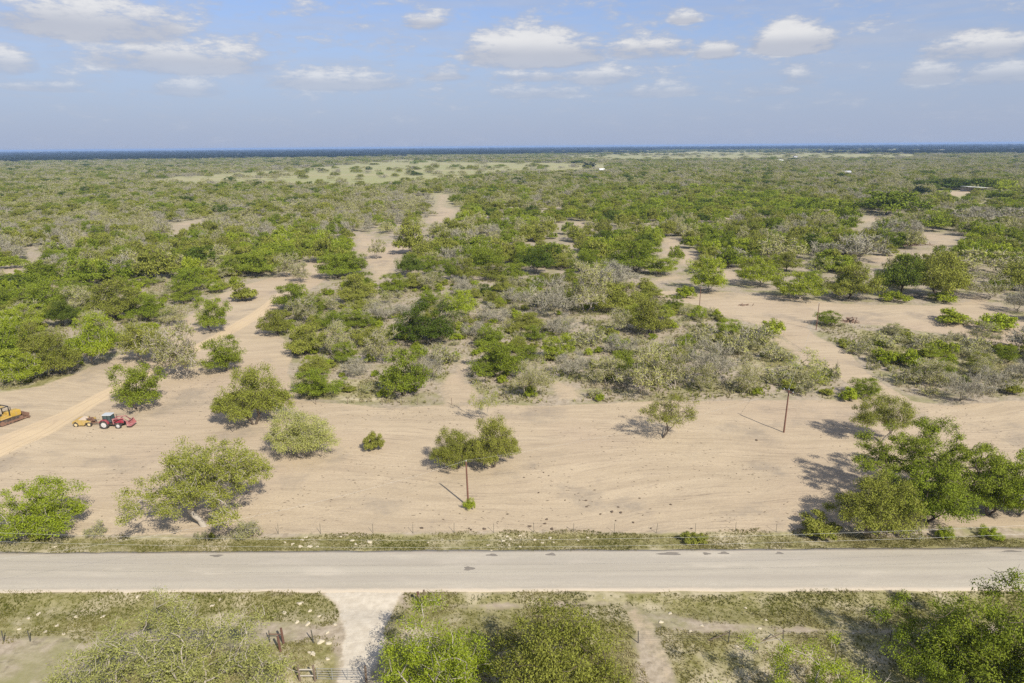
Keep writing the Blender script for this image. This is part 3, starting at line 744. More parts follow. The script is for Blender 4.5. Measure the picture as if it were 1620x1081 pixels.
def road_material():
    m, n, out = new_mat('road_chipseal')
    tc_ = n.new('ShaderNodeTexCoord')
    pos = tc_.outputs['Object']
    at = n.new('ShaderNodeAttribute', attribute_name='across')
    ac = at.outputs['Fac']
    fine = n.noise(pos, 9.0, 5, 0.7)
    st = n.noise(n.stretch(pos, (0.03, 0.8, 1.0)), 1.0, 5, 0.6)
    blot = n.noise(n.stretch(pos, (0.12, 0.5, 1.0)), 1.0, 5, 0.6)
    c = n.mix(n.ramp(fine, 0.3, 0.7), (0.385, 0.345, 0.268), (0.465, 0.415, 0.325))
    c = n.mix(n.ramp(st, 0.42, 0.66, 0.0, 0.6), c, (0.34, 0.30, 0.235))
    c = n.mix(n.ramp(blot, 0.52, 0.7, 0.0, 0.55), c, (0.52, 0.46, 0.36))
    # polished wheel paths and the dusty shoulder
    wp = n.m('ABSOLUTE', n.m('SUBTRACT', n.m('ABSOLUTE', n.m('SUBTRACT', ac, 0.5)), 0.24))
    c = n.mix(n.ramp(wp, 0.02, 0.13, 0.35, 0.0), c, (0.34, 0.30, 0.245))
    ed = n.m('ABSOLUTE', n.m('SUBTRACT', ac, 0.5))
    edn = n.m('ADD', ed, n.m('MULTIPLY', n.m('SUBTRACT', n.noise(n.stretch(pos, (0.5, 1.2, 1)), 1.0, 4, 0.6), 0.5), 0.16))
    c = n.mix(n.ramp(edn, 0.43, 0.50), c, (0.45, 0.385, 0.295))
    crack = n.noise(n.stretch(pos, (0.25, 1.1, 1.0)), 1.2, 7, 0.7, 1.5)
    ck = n.ramp(n.m('ABSOLUTE', n.m('SUBTRACT', crack, 0.5)), 0.0, 0.012, 0.35, 0.0)
    c = n.mix(ck, c, (0.26, 0.235, 0.20))
    pbr(n, out, c, 0.9, bump=fine, bump_str=0.25, bump_dist=0.02, spec=0.2)
    return m


def tuft_material(name, ramp_cols):
    m, n, out = new_mat(name)
    at = n.new('ShaderNodeAttribute', attribute_name='tint')
    cr = n.new('ShaderNodeValToRGB')
    els = cr.color_ramp.elements
    els[0].color = (*ramp_cols[0], 1)
    els[1].color = (*ramp_cols[-1], 1)
    for i, c in enumerate(ramp_cols[1:-1]):
        e = els.new((i + 1) / (len(ramp_cols) - 1))
        e.color = (*c, 1)
    n.t.links.new(at.outputs['Fac'], cr.inputs[0])
    d = n.new('ShaderNodeBsdfDiffuse')
    n.t.links.new(cr.outputs[0], d.inputs[0])
    t = n.new('ShaderNodeBsdfTranslucent')
    n.t.links.new(cr.outputs[0], t.inputs[0])
    mx = n.new('ShaderNodeMixShader')
    mx.inputs[0].default_value = 0.3
    n.t.links.new(d.outputs[0], mx.inputs[1])
    n.t.links.new(t.outputs[0], mx.inputs[2])
    n.t.links.new(mx.outputs[0], out.inputs[0])
    return m


# ------------------------------------------------------------------ the ground sheet, reaching the horizon
def axis(start, fine_end, step, grow, end):
    xs = [start]
    s = step
    while xs[-1] < end:
        if xs[-1] > fine_end:
            s *= grow
        xs.append(xs[-1] + s)
    return np.array(xs)


xp = axis(0.0, 62.0, 0.7, 1.035, 32000.0)
gx = np.concatenate([-xp[:0:-1], xp])
yp = axis(30.0, 115.0, 0.6, 1.028, 34000.0)
yb = axis(0.0, 4.0, 2.0, 1.4, 3000.0)[1:]
gy = np.concatenate([(30.0 - yb)[::-1], yp])
GX, GY = np.meshgrid(gx, gy)
nx, ny = len(gx), len(gy)
cell = np.maximum(0.6, (np.hypot(GX, GY) - 80) * 0.012)
road_poly = [p for p in ROAD_FAR] + [p for p in ROAD_NEAR[::-1]]


def attr_of(polys, X, Y, soft):
    d = sdf_any(polys, X, Y)
    return sstep(d / soft, -1.0, 1.0)


def ground_attrs(X, Y):
    soft = np.maximum(0.9, (np.hypot(X, Y) - 60) * 0.012)
    d_main = sstep(sdf_any([SAND[i] for i in (0, 1, 7, 25)], X, Y) / soft, -1.0, 1.0)
    d_patch = 0.80 * sstep(sdf_any([p for i, p in enumerate(SAND) if i not in (0, 1, 7, 25)], X, Y) / (soft * 2.5), -1.0, 1.0)
    far = sstep(np.hypot(X, Y), 320, 900)
    return {'sand': np.maximum(d_main, d_patch), 'track': attr_of(TRACK, X, Y, soft * 1.3), 'grass': attr_of(GRASS, X, Y, soft),
            'gravel': attr_of([SAND[25]], X, Y, 0.7), 'meadow': attr_of(MEADOW, X, Y, soft * 6), 'far': far, 'rut': sdf(TRACK[0], X, Y)}


def ground_z(X, Y):
    droad = -sdf(road_poly, X, Y)
    fade = sstep(droad, 0.4, 5.0) * (1 - sstep(np.hypot(X, Y), 500, 900))
    z = (vnoise(X, Y, 3.1, 1) - 0.5) * 0.10 + (vnoise(X, Y, 11.0, 2) - 0.5) * 0.30 + (vnoise(X, Y, 1.3, 3) - 0.5) * 0.05
    ditch = -0.18 * np.exp(-((droad - 2.6) / 1.3) ** 2)
    return z * fade + ditch * sstep(droad, 0.2, 1.2) - 0.02


GZ = ground_z(GX, GY)
idx = np.arange(nx * ny).reshape(ny, nx)
quads = np.stack([idx[:-1, :-1], idx[:-1, 1:], idx[1:, 1:], idx[1:, :-1]], axis=-1).reshape(-1, 4)
VG = np.stack([GX.ravel(), GY.ravel(), GZ.ravel()], axis=-1)
GA = ground_attrs(GX.ravel(), GY.ravel())
ground = link('ground', mesh_np('ground', VG, [quads], [GROUND], smooth=True, attrs=GA))
tag(ground, 'pale sandy ground with brushy soil reaching flat to the horizon', 'ground', kind='structure')


def zat(x, y):
    return float(ground_z(np.array([x]), np.array([y]))[0])


def sheet_from_ground(name, poly, label, cat, lift, grow=0.3):
    """a track as its own sheet lying on the ground, following the same relief and soil colours"""
    d = sdf(poly, VG[:, 0], VG[:, 1])
    keep = (d > -grow)
    q = quads[keep[quads].all(axis=1)]
    used, inv = np.unique(q, return_inverse=True)
    V = VG[used].copy()
    V[:, 2] += lift * sstep(d[used], -grow, 0.6) + 0.004
    o = link(name, mesh_np(name, V, [inv.reshape(-1, 4)], [GROUND], smooth=True, attrs={k: a[used] for k, a in GA.items()}))
    tag(o, label, cat, kind='structure')
    return o


sheet_from_ground('dirt_track', TRACK[0], 'pale yellow caliche track running diagonally past the red tractor', 'dirt track', 0.02)
sheet_from_ground('dirt_road', SAND[7], 'wide sandy dirt road crossing the brush on the right with its diagonal branch', 'dirt road', 0.02)
sheet_from_ground('gravel_driveway', SAND[25], 'pale gravel driveway leading from the paved road to the gate', 'driveway', 0.02)

# ------------------------------------------------------------------ the paved road
ROADM = road_material()


def road_mesh():
    n = 260
    us = np.linspace(-220, 220, n)
    fa = np.polyfit([p[0] for p in ROAD_FAR], [p[1] for p in ROAD_FAR], 1)
    na = np.polyfit([p[0] for p in ROAD_NEAR], [p[1] for p in ROAD_NEAR], 1)
    ts = np.array([0.0, 0.0, 0.04, 0.2, 0.35, 0.5, 0.65, 0.8, 0.96, 1.0, 1.0])
    zs = np.array([-0.08, 0.035, 0.05, 0.075, 0.095, 0.10, 0.095, 0.075, 0.05, 0.035, -0.08])
    V, A = [], []
    for i, x in enumerate(us):
        yn, yf = np.polyval(na, x), np.polyval(fa, x)
        for j, (t, z) in enumerate(zip(ts, zs)):
            w = 0.0
            if j < 2:
                w = -0.12 * (vnoise(np.array([x]), np.array([0.0]), 0.9, 5)[0] + 0.7 * vnoise(np.array([x]), np.array([0.0]), 5.0, 6)[0])
            if j > 8:
                w = 0.12 * (vnoise(np.array([x]), np.array([3.0]), 0.9, 7)[0] + 0.7 * vnoise(np.array([x]), np.array([3.0]), 5.0, 8)[0])
            V.append((x, yn + (yf - yn) * t + w * 2.6, z))
            A.append(t)
    k = len(ts)
    id_ = np.arange(n * k).reshape(n, k)
    q = np.stack([id_[:-1, :-1], id_[1:, :-1], id_[1:, 1:], id_[:-1, 1:]], axis=-1).reshape(-1, 4)
    return mesh_np('paved_road', V, [q], [ROADM], smooth=True, attrs={'across': A}), fa, na


road_me, RFA, RNA = road_mesh()
road = link('paved_road', road_me)
tag(road, 'worn pale chip-seal road running straight across the foreground', 'road', kind='structure')
PATCHM = simple_mat('asphalt_patch', (0.21, 0.185, 0.15), 0.95, 0.35, 2.0, spec=0.15)
for (x, y, w, h) in PATCHES:
    nseg = 18
    a = w * 0.066 / 2
    b = h * 0.11 / 2
    t = (y - np.polyval(RNA, x)) / (np.polyval(RFA, x) - np.polyval(RNA, x))
    z = float(np.interp(t, [0, 0.04, 0.2, 0.5, 0.8, 0.96, 1.0], [0.035, 0.05, 0.075, 0.10, 0.075, 0.05, 0.035])) + 0.006
    vs = [(x, y, z + 0.004)]
    for i in range(nseg):
        th = 2 * math.pi * i / nseg
        rr = 1 + 0.25 * math.sin(3 * th + x) + rng.uniform(-0.15, 0.15)
        vs.append((x + a * rr * math.cos(th), y + b * rr * math.sin(th), z))
    fs = np.array([(0, i + 1, (i + 1) % nseg + 1) for i in range(nseg)])
    link('pothole', mesh_np('pothole', vs, [fs], [PATCHM]), road)


# ------------------------------------------------------------------ trees
def tubes(segs, sides):
    """segs: rows of p0(3) p1(3) r0 r1 -> verts, quads (open tubes)"""
    S = np.asarray(segs, dtype=float)
    p0, p1, ra, rb = S[:, :3], S[:, 3:6], S[:, 6], S[:, 7]
    d = p1 - p0
    d /= np.linalg.norm(d, axis=1, keepdims=True) + 1e-9
    ref = np.where(np.abs(d[:, 2:3]) > 0.9, np.array([[1.0, 0, 0]]), np.array([[0, 0, 1.0]]))
    a = np.cross(d, ref)
    a /= np.linalg.norm(a, axis=1, keepdims=True)
    b = np.cross(d, a)
    an = np.arange(sides) * 2 * math.pi / sides
    ring = np.cos(an)[None, :, None] * a[:, None, :] + np.sin(an)[None, :, None] * b[:, None, :]
    lo = p0[:, None, :] + ring * ra[:, None, None]
    hi = p1[:, None, :] + ring * rb[:, None, None]
    V = np.concatenate([lo, hi], axis=1).reshape(-1, 3)
    base = (np.arange(len(S)) * 2 * sides)[:, None]
    k = np.arange(sides)[None, :]
    k2 = (np.arange(sides)[None, :] + 1) % sides
    Q = np.stack([base + k, base + k2, base + sides + k2, base + sides + k], axis=-1).reshape(-1, 4)
    return V, Q


def unit(v):
    return v / (np.linalg.norm(v, axis=-1, keepdims=True) + 1e-9)


def make_tree(seed, W=9.0, Ht=7.0, n_clump=100, clump_r=0.75, leaves=90, leaf=(0.26, 0.12), zb=0.22, fork=0.18, stems=1,
              lean=0.15, twigs=6, twig_w=0.02, shell=0.45, lobes=0.22, gaps=0.12, limb_r=0.014, flat=0.7, dome=1.0, sides=5, wiggle=0.12, skirt=0.0):
    """returns (trunk verts, trunk quads), (leaf verts, leaf quads), (twig verts, twig quads)"""
    g = np.random.default_rng(seed)
    R = W / 2
    # envelope: an umbrella or dome with uneven lobes and missing sectors
    ph = g.uniform(0, 2 * math.pi, 6)
    am = g.uniform(0.3, 1.0, 6)
    top_off = g.uniform(-0.12, 0.12, 2) * W
    gap_dirs = unit(g.normal(size=(5, 3)) * np.array([1, 1, 0.6]))
    pts = []
    tries = 0
    while len(pts) < n_clump and tries < n_clump * 60:
        tries += 1
        d = unit(g.normal(size=3))
        th = math.atan2(d[1], d[0])
        lob = 1 + lobes * sum(am[i] * math.sin((i + 1) * th + ph[i]) for i in range(5)) / 2.0 + 0.10 * math.sin(5 * d[2] + ph[5])
        lob = min(1.18, max(0.72, lob))
        rad = g.uniform(0, 1) ** shell
        if d[2] < 0:
            d[2] *= 0.35
        p = np.array([d[0] * R * lob * rad, d[1] * R * lob * rad, 0.0])
        zt = d[2] * rad * lob
        zlow = zb * Ht
        edge_drop = skirt * (math.hypot(p[0], p[1]) / R) ** 2
        p[2] = zlow + (Ht - clump_r * 0.5 - zlow) * (0.30 + 0.70 * min(1.0, zt * 1.08) * dome) * (1 - edge_drop)
        if zt < 0:
            p[2] = zlow * (1 - edge_drop) + (Ht - zlow) * 0.30 * (1 + zt)
        p[:2] += top_off * (p[2] / Ht)
        if p[2] < 0.18:
            p[2] = 0.18 + g.uniform(0, 0.2)
        dd = unit(p - np.array([0, 0, Ht * 0.5]))
        if gaps and any(dd @ gd > 1 - gaps * 0.55 for gd in gap_dirs):
            continue
        md = clump_r * 0.62
        if any((p - q) @ (p - q) < md * md for q in pts):
            continue
        pts.append(p)
    pts = np.array(pts)
    dm = np.sort(np.linalg.norm(pts[:, None, :] - pts[None, :, :], axis=2), axis=1)
    pts = pts[dm[:, min(3, len(pts) - 1)] < clump_r * 1.75 + 0.15]
    pts[:, 2] = np.minimum(pts[:, 2], np.percentile(pts[:, 2], 93) + 0.25)
    # skeleton: grow each clump from the cheapest node already there
    nodes = [np.zeros(3)]
    par = [-1]
    plen = [0.0]
    for s in range(stems):
        a = g.uniform(0, 2 * math.pi)
        ln = lean * (1.0 if stems == 1 else 1.8)
        fh = fork * Ht * g.uniform(0.8, 1.25)
        tip = np.array([math.cos(a) * ln * fh * 1.6, math.sin(a) * ln * fh * 1.6, fh])
        k = 0
        for t in (0.35, 0.7, 1.0):
            q = tip * t + g.normal(size=3) * np.array([0.06, 0.06, 0]) * fh * 0.5
            nodes.append(q)
            par.append(k if t > 0.4 else 0)
            plen.append(plen[par[-1]] + np.linalg.norm(q - nodes[par[-1]]))
            k = len(nodes) - 1
    first_ok = 2
    order = np.argsort(np.linalg.norm(pts - np.array([0, 0, fork * Ht]), axis=1))
    clump_node = []
    for i in order:
        p = pts[i]
        NA = np.array(nodes)
        dist = np.linalg.norm(NA - p, axis=1)
        cost = dist + 0.32 * np.array(plen) + np.where(NA[:, 2] > p[2] + 0.4, 0.8, 0)
        cost[:first_ok] += 50
        j = int(np.argmin(cost))
        nseg = max(2, min(5, int(dist[j] / 0.8) + 1))
        prev = j
        for s_ in range(1, nseg + 1):
            t = s_ / nseg
            q = nodes[j] * (1 - t) + p * t
            bow = math.sin(math.pi * t)
            q = q + g.normal(size=3) * wiggle * dist[j] * bow * 0.6 + np.array([0, 0, 0.10 * dist[j] * bow])
            q[2] = max(q[2], 0.12)
            if s_ == nseg:
                q = p
            nodes.append(q)
            par.append(prev)
            plen.append(plen[prev] + np.linalg.norm(q - nodes[prev]))
            prev = len(nodes) - 1
        clump_node.append(prev)
    cnt = np.zeros(len(nodes))
    for c in clump_node:
        cnt[c] += 1
    for i in range(len(nodes) - 1, 0, -1):
        if par[i] >= 0:
            cnt[par[i]] += cnt[i]
    rad = limb_r * np.power(np.maximum(cnt, 1), 0.52) * (W / 9.0 + 0.35) / 1.35 + 0.004
    segs = []
    for i in range(1, len(nodes)):
        pr = par[i]
        ra = min(rad[pr], rad[i] * 1.35)
        a = nodes[pr]
        if pr == 0:
            ra = rad[i] * 1.35
            a = a - np.array([0, 0, 0.35])
        segs.append((*a, *nodes[i], ra, rad[i]))
    segs = np.array(segs)
    TV, TQ = tubes(segs, sides)
    # leaves: sprays gathered round each clump
    nC = len(pts)
    LV = LQ = None
    if leaves > 0:
        n = nC * leaves
        cen = np.repeat(pts, leaves, axis=0)
        csz = np.repeat(g.uniform(0.65, 1.3, nC), leaves)[:, None]
        off = unit(g.normal(size=(n, 3))) * (g.uniform(0, 1, (n, 1)) ** 0.55) * clump_r * csz * np.array([1, 1, flat])
        pos = cen + off
        pos[:, 2] = np.maximum(pos[:, 2], 0.06)
        out = unit(off + 0.6 * unit(cen - np.array([0, 0, Ht * 0.35])))
        dirv = unit(out + g.normal(size=(n, 3)) * 0.8 + np.array([0, 0, -0.15]))
        nrm = unit(g.normal(size=(n, 3)) * 0.42 + unit(off) * 0.75 + out * 0.35 + np.array([0, 0, 0.30]))
        side = unit(np.cross(dirv, nrm))
        sc = g.uniform(0.6, 1.3, (n, 1))
        L, Wd = leaf[0] * sc, leaf[1] * sc
        v0 = pos - dirv * L * 0.5
        v1 = pos + side * Wd * 0.5 + dirv * L * 0.05
        v2 = pos + dirv * L * 0.5 - np.array([0, 0, 1.0]) * L * 0.12
        v3 = pos - side * Wd * 0.5 + dirv * L * 0.05
        LV = np.stack([v0, v1, v2, v3], axis=1).reshape(-1, 3)
        LQ = np.arange(n * 4).reshape(n, 4)
    XV = XQ = None
    if twigs > 0:
        n = nC * twigs
        cen = np.repeat(pts, twigs, axis=0)
        par_dir = np.repeat(unit(pts - np.array([0, 0, fork * Ht])), twigs, axis=0)
        dv = unit(g.normal(size=(n, 3)) + par_dir * 0.75 + np.array([0, 0, 0.35]))
        ln = clump_r * g.uniform(0.6, 1.7, (n, 1))
        s0 = cen - dv * ln * 0.30 + g.normal(size=(n, 3)) * clump_r * 0.25
        s1 = s0 + dv * ln
        s0[:, 2] = np.maximum(s0[:, 2], 0.05)
        s1[:, 2] = np.maximum(s1[:, 2], 0.08)
        sd_ = unit(np.cross(dv, unit(g.normal(size=(n, 3)))))
        w = twig_w * g.uniform(0.6, 1.4, (n, 1))
        bend = g.normal(size=(n, 3)) * ln * 0.08
        mid_ = (s0 + s1) / 2 + bend
        XV = np.stack([s0 + sd_ * w, s0 - sd_ * w, mid_ - sd_ * w * 0.8, mid_ + sd_ * w * 0.8, s1 - sd_ * w * 0.3, s1 + sd_ * w * 0.3], axis=1).reshape(-1, 3)
        b = (np.arange(n) * 6)[:, None]
        XQ = np.concatenate([b + np.array([[0, 1, 2, 3]]), b + np.array([[3, 2, 4, 5]])], axis=0)
    return (TV, TQ), (LV, LQ), (XV, XQ)


# look -> generator settings, leaf, bark ; lod scales leaves
LOOKS = {
    'br': dict(p=dict(zb=0.08, n_clump=118, stems=2, lean=0.35, twigs=4, gaps=0.05, lobes=0.18, clump_r=0.84, leaves=230), leaf='bright', bark='pale'),
    'gr': dict(p=dict(zb=0.08, n_clump=115, stems=2, lean=0.3, twigs=3, gaps=0.06, lobes=0.20, clump_r=0.84, leaves=230), leaf='green', bark='dark'),
    'go': dict(p=dict(zb=0.05, n_clump=140, stems=2, lean=0.3, twigs=5, gaps=0.03, skirt=0.3, lobes=0.16, clump_r=0.84, leaves=220), leaf='olive', bark='dark'),
    'dk': dict(p=dict(zb=0.04, n_clump=115, lobes=0.18, clump_r=0.84, leaves=240, stems=2, lean=0.25, twigs=1, gaps=0.05, skirt=0.3), leaf='dark', bark='dark'),
    'oo': dict(p=dict(zb=0.22, n_clump=125, lobes=0.16, stems=1, lean=0.5, twigs=6, fork=0.20, gaps=0.08, clump_r=0.84, wiggle=0.18, limb_r=0.015), leaf='olive', bark='pale'),
    'op': dict(p=dict(zb=0.30, n_clump=90, stems=2, lean=0.5, twigs=8, fork=0.3, gaps=0.1, clump_r=0.8, limb_r=0.011, leaves=95), leaf='olive', bark='dark'),
    'ol': dict(p=dict(zb=0.12, n_clump=100, stems=2, lean=0.5, twigs=15, leaves=100, fork=0.14, gaps=0.10, clump_r=0.85, wiggle=0.2, limb_r=0.014), leaf='pale', bark='pale'),
    'gi': dict(p=dict(zb=0.12, n_clump=130, stems=3, lean=0.6, twigs=8, twig_w=0.016, leaves=240, fork=0.14, gaps=0.03, clump_r=1.0, lobes=0.14, wiggle=0.22, limb_r=0.012), leaf='lime', bark='pale'),
    'gy': dict(p=dict(zb=0.10, n_clump=95, stems=3, lean=0.5, twigs=42, leaves=6, fork=0.10, gaps=0.1, clump_r=0.9, wiggle=0.2, limb_r=0.016), leaf='pale', bark='twig'),
    'yp': dict(p=dict(zb=0.12, n_clump=60, stems=3, lean=0.3, twigs=10, leaves=60, fork=0.12, clump_r=0.75, limb_r=0.010), leaf='yellow', bark='twig'),
    'hero': dict(p=dict(zb=0.26, n_clump=165, stems=2, lean=0.7, twigs=5, fork=0.16, gaps=0.09, clump_r=0.74, wiggle=0.26, limb_r=0.017, shell=0.3, lobes=0.32), leaf='green', bark='dark'),
    'sb': dict(p=dict(W=4.0, Ht=2.4, zb=0.05, n_clump=34, stems=3, lean=0.5, twigs=3, clump_r=0.5, fork=0.1, leaf=(0.15, 0.075), gaps=0, limb_r=0.008), leaf='bright', bark='dark'),
    'sh': dict(p=dict(W=4.0, Ht=2.8, zb=0.05, n_clump=36, stems=3, lean=0.5, twigs=5, clump_r=0.5, fork=0.1, leaf=(0.2, 0.1), gaps=0, limb_r=0.008), leaf='olive', bark='dark'),
    'sg': dict(p=dict(W=4.0, Ht=2.2, zb=0.05, n_clump=30, stems=3, lean=0.6, twigs=20, leaves=36, clump_r=0.55, fork=0.08, leaf=(0.2, 0.1), gaps=0, limb_r=0.008), leaf='pale', bark='twig'),
}
LOD = {-1: dict(leafk=0.8, nk=1.4, ck=1.0, tw=1.0, tn=1.0, sides=6), 0: dict(leafk=1.0, nk=1.0, ck=1.0, tw=1.0, tn=1.0, sides=6), 1: dict(leafk=1.4, nk=0.60, ck=0.75, tw=1.9, tn=0.6, sides=4), 2: dict(leafk=2.8, nk=0.22, ck=0.5, tw=4.0, tn=0.35, sides=3)}
LEAF_BOOST = {2: 1.0}
ARCH = {}


def archetype(look, lod, var, big=False):
    key = (look, lod, var, big)
    if key in ARCH:
        return ARCH[key]
    L = LOOKS[look]
    p = dict(W=9.0, Ht=7.0, n_clump=100, clump_r=0.86, leaves=200, leaf=(0.17, 0.082), twigs=6, twig_w=0.014)
    p.update(L['p'])
    if big:
        p.update(W=15.5, Ht=9.0, n_clump=int(p['n_clump'] * 2.0), limb_r=p.get('limb_r', 0.016) * 0.72)
    q = LOD[lod]
    p['n_clump'] = int(p['n_clump'] * q['ck'])
    p['clump_r'] *= q['ck'] ** -0.4
    p['leaves'] = int(round(p['leaves'] * q['nk'] / q['ck'] ** 0.5)) if p['leaves'] else 0
    p['leaf'] = tuple(a * q['leafk'] for a in p['leaf'])
    p['twigs'] = int(round(p['twigs'] * q['tn']))
    p['twig_w'] *= q['tw']
    p['sides'] = q['sides']
    seed = sum(ord(c) * (i + 3) for i, c in enumerate(look)) * 31 + lod * 7 + var * 101
    (TV, TQ), (LV, LQ), (XV, XQ) = make_tree(seed, **p)
    # normalise so that crown width and height are exactly W x Ht
    allv = LV if LV is not None and L['p'].get('leaves', 200) > 10 else XV
    wx = np.percentile(allv[:, 0], 99.7) - np.percentile(allv[:, 0], 0.3)
    wy = np.percentile(allv[:, 1], 99.7) - np.percentile(allv[:, 1], 0.3)
    hz = np.percentile(allv[:, 2], 99.0)
    k = np.array([2.0 / (wx + wy), 2.0 / (wx + wy), 1.0 / hz])
    bark, lf = BARK[L['bark']], LEAF[L['leaf']]
    tme = mesh_np('trunk', TV * k, [TQ], [bark], smooth=True)
    parts, fs, sl = [], [], []
    off = 0
    if LV is not None:
        parts.append(LV * k)
        fs.append(LQ)
        sl.append(0)
        off = len(LV)
    if XV is not None:
        parts.append(XV * k)
        fs.append(XQ + off)
        sl.append(1)
    cme = mesh_np('crown', np.concatenate(parts), fs, [lf, bark], slots=sl)
    ARCH[key] = (tme, cme)
    return ARCH[key]


NVAR = {-1: 1, 0: 2, 1: 2, 2: 3}
SHRUB = {'sb', 'sh', 'sg'}
NAME = {'gi': 'mesquite_tree', 'br': 'mesquite_tree', 'gr': 'mesquite_tree', 'go': 'mesquite_tree', 'dk': 'oak_tree', 'oo': 'mesquite_tree', 'op': 'mesquite_tree', 'ol': 'mesquite_tree',
        'gy': 'leafless_tree', 'yp': 'sapling', 'hero': 'mesquite_tree', 'sb': 'shrub', 'sh': 'shrub', 'sg': 'shrub'}
PHRASE = {'gi': 'pale tree', 'br': 'bright green tree', 'gr': 'mid-green tree', 'go': 'olive-green tree', 'dk': 'dark green tree', 'oo': 'olive tree', 'op': 'olive tree',
          'ol': 'pale half-bare tree', 'gy': 'grey leafless tree', 'yp': 'yellow-green sapling', 'hero': 'green tree', 'sb': 'low bright green shrub', 'sh': 'low olive shrub', 'sg': 'low grey-green shrub'}
ORD = ['first', 'second', 'third', 'fourth', 'fifth', 'sixth', 'seventh', 'eighth', 'ninth', 'tenth', 'eleventh', 'twelfth', 'thirteenth', 'fourteenth', 'fifteenth', 'sixteenth',
       'seventeenth', 'eighteenth', 'nineteenth', 'twentieth']
ORD += ['%s-%s' % (a, b) for a in ('twenty', 'thirty', 'forty') for b in ORD[:9]]
SOURCE = {}
first_use = {}


def plant(x, y, W, h, look, label, group, var=None, rz=None):
    dist = math.hypot(x, y)
    lod = 0 if dist < 112 else (1 if dist < 250 else 2)
    if look in SHRUB and dist > 100:
        lod = max(lod, 1)
    loc = np.random.default_rng(abs(int(x * 10)) * 7919 + abs(int(y * 10)) + ord(look[0]))
    if y < 62 and look not in SHRUB:
        lod = -1
    if var is None:
        var = int(loc.integers(0, NVAR[lod]))
    tme, cme = archetype(look, lod, var, W > 12.4 and lod <= 0 and look not in SHRUB)
    z = zat(x, y) - 0.03
    near = dist < 112 and y > 62 and look not in SHRUB
    if rz is None:
        rz = float(loc.choice((0.0, math.pi))) if near else loc.uniform(0, 2 * math.pi)
    root = empty(NAME[look], (x, y, z), rz)
    root.scale = (W, W * (0.78 if near else loc.uniform(0.9, 1.1)), h)
    tag(root, label, 'shrub' if look in SHRUB else 'tree', group)
    link('trunk' if look not in SHRUB else 'stems', tme, root)
    c = link('crown', cme, root)
    if lod == 2:
        SOURCE.setdefault((look, var), c)
    return root


# which part of the place a tree stands in (for its label)
def zone(x, y):
    a = math.degrees(math.atan2(x, y))
    if y < 112:
        return 'on the sandy clearing', 'trees of the sandy clearing'
    pts = (np.array([x]), np.array([y]))
    if inside(THICKET[2], *pts)[0] or (a < -17 and y < 235):
        row = 'front of' if y < 150 else ('middle of' if y < 195 else 'back of')
        return row + ' the left thicket', 'trees of the left thicket'
    if inside(THICKET[1], *pts)[0] or (a > 20 and y < 150):
        return 'in the brush right of the diagonal track', 'brush right of the diagonal track'
    if inside(THICKET[0], *pts)[0]:
        side = 'left' if a < 3 else ('right' if a < 16 else 'right end')
        row = 'front' if y < 135 else ('middle' if y < 175 else 'back')
        return '%s %s of the centre thicket' % (row, side), 'trees of the centre thicket'
    if a > 14 and y < 240:
        return 'beyond the right dirt road', 'trees beyond the right dirt road'
    sec = 'far left' if a < -22 else ('left of centre' if a < -8 else ('centre' if a < 8 else ('right of centre' if a < 22 else 'far right')))
    band = 'near' if y < 260 else ('middle' if y < 310 else ('farther' if y < 370 else 'farthest'))
    return '%s scrub, %s band' % (sec, band), 'trees of the scrub beyond the thickets'


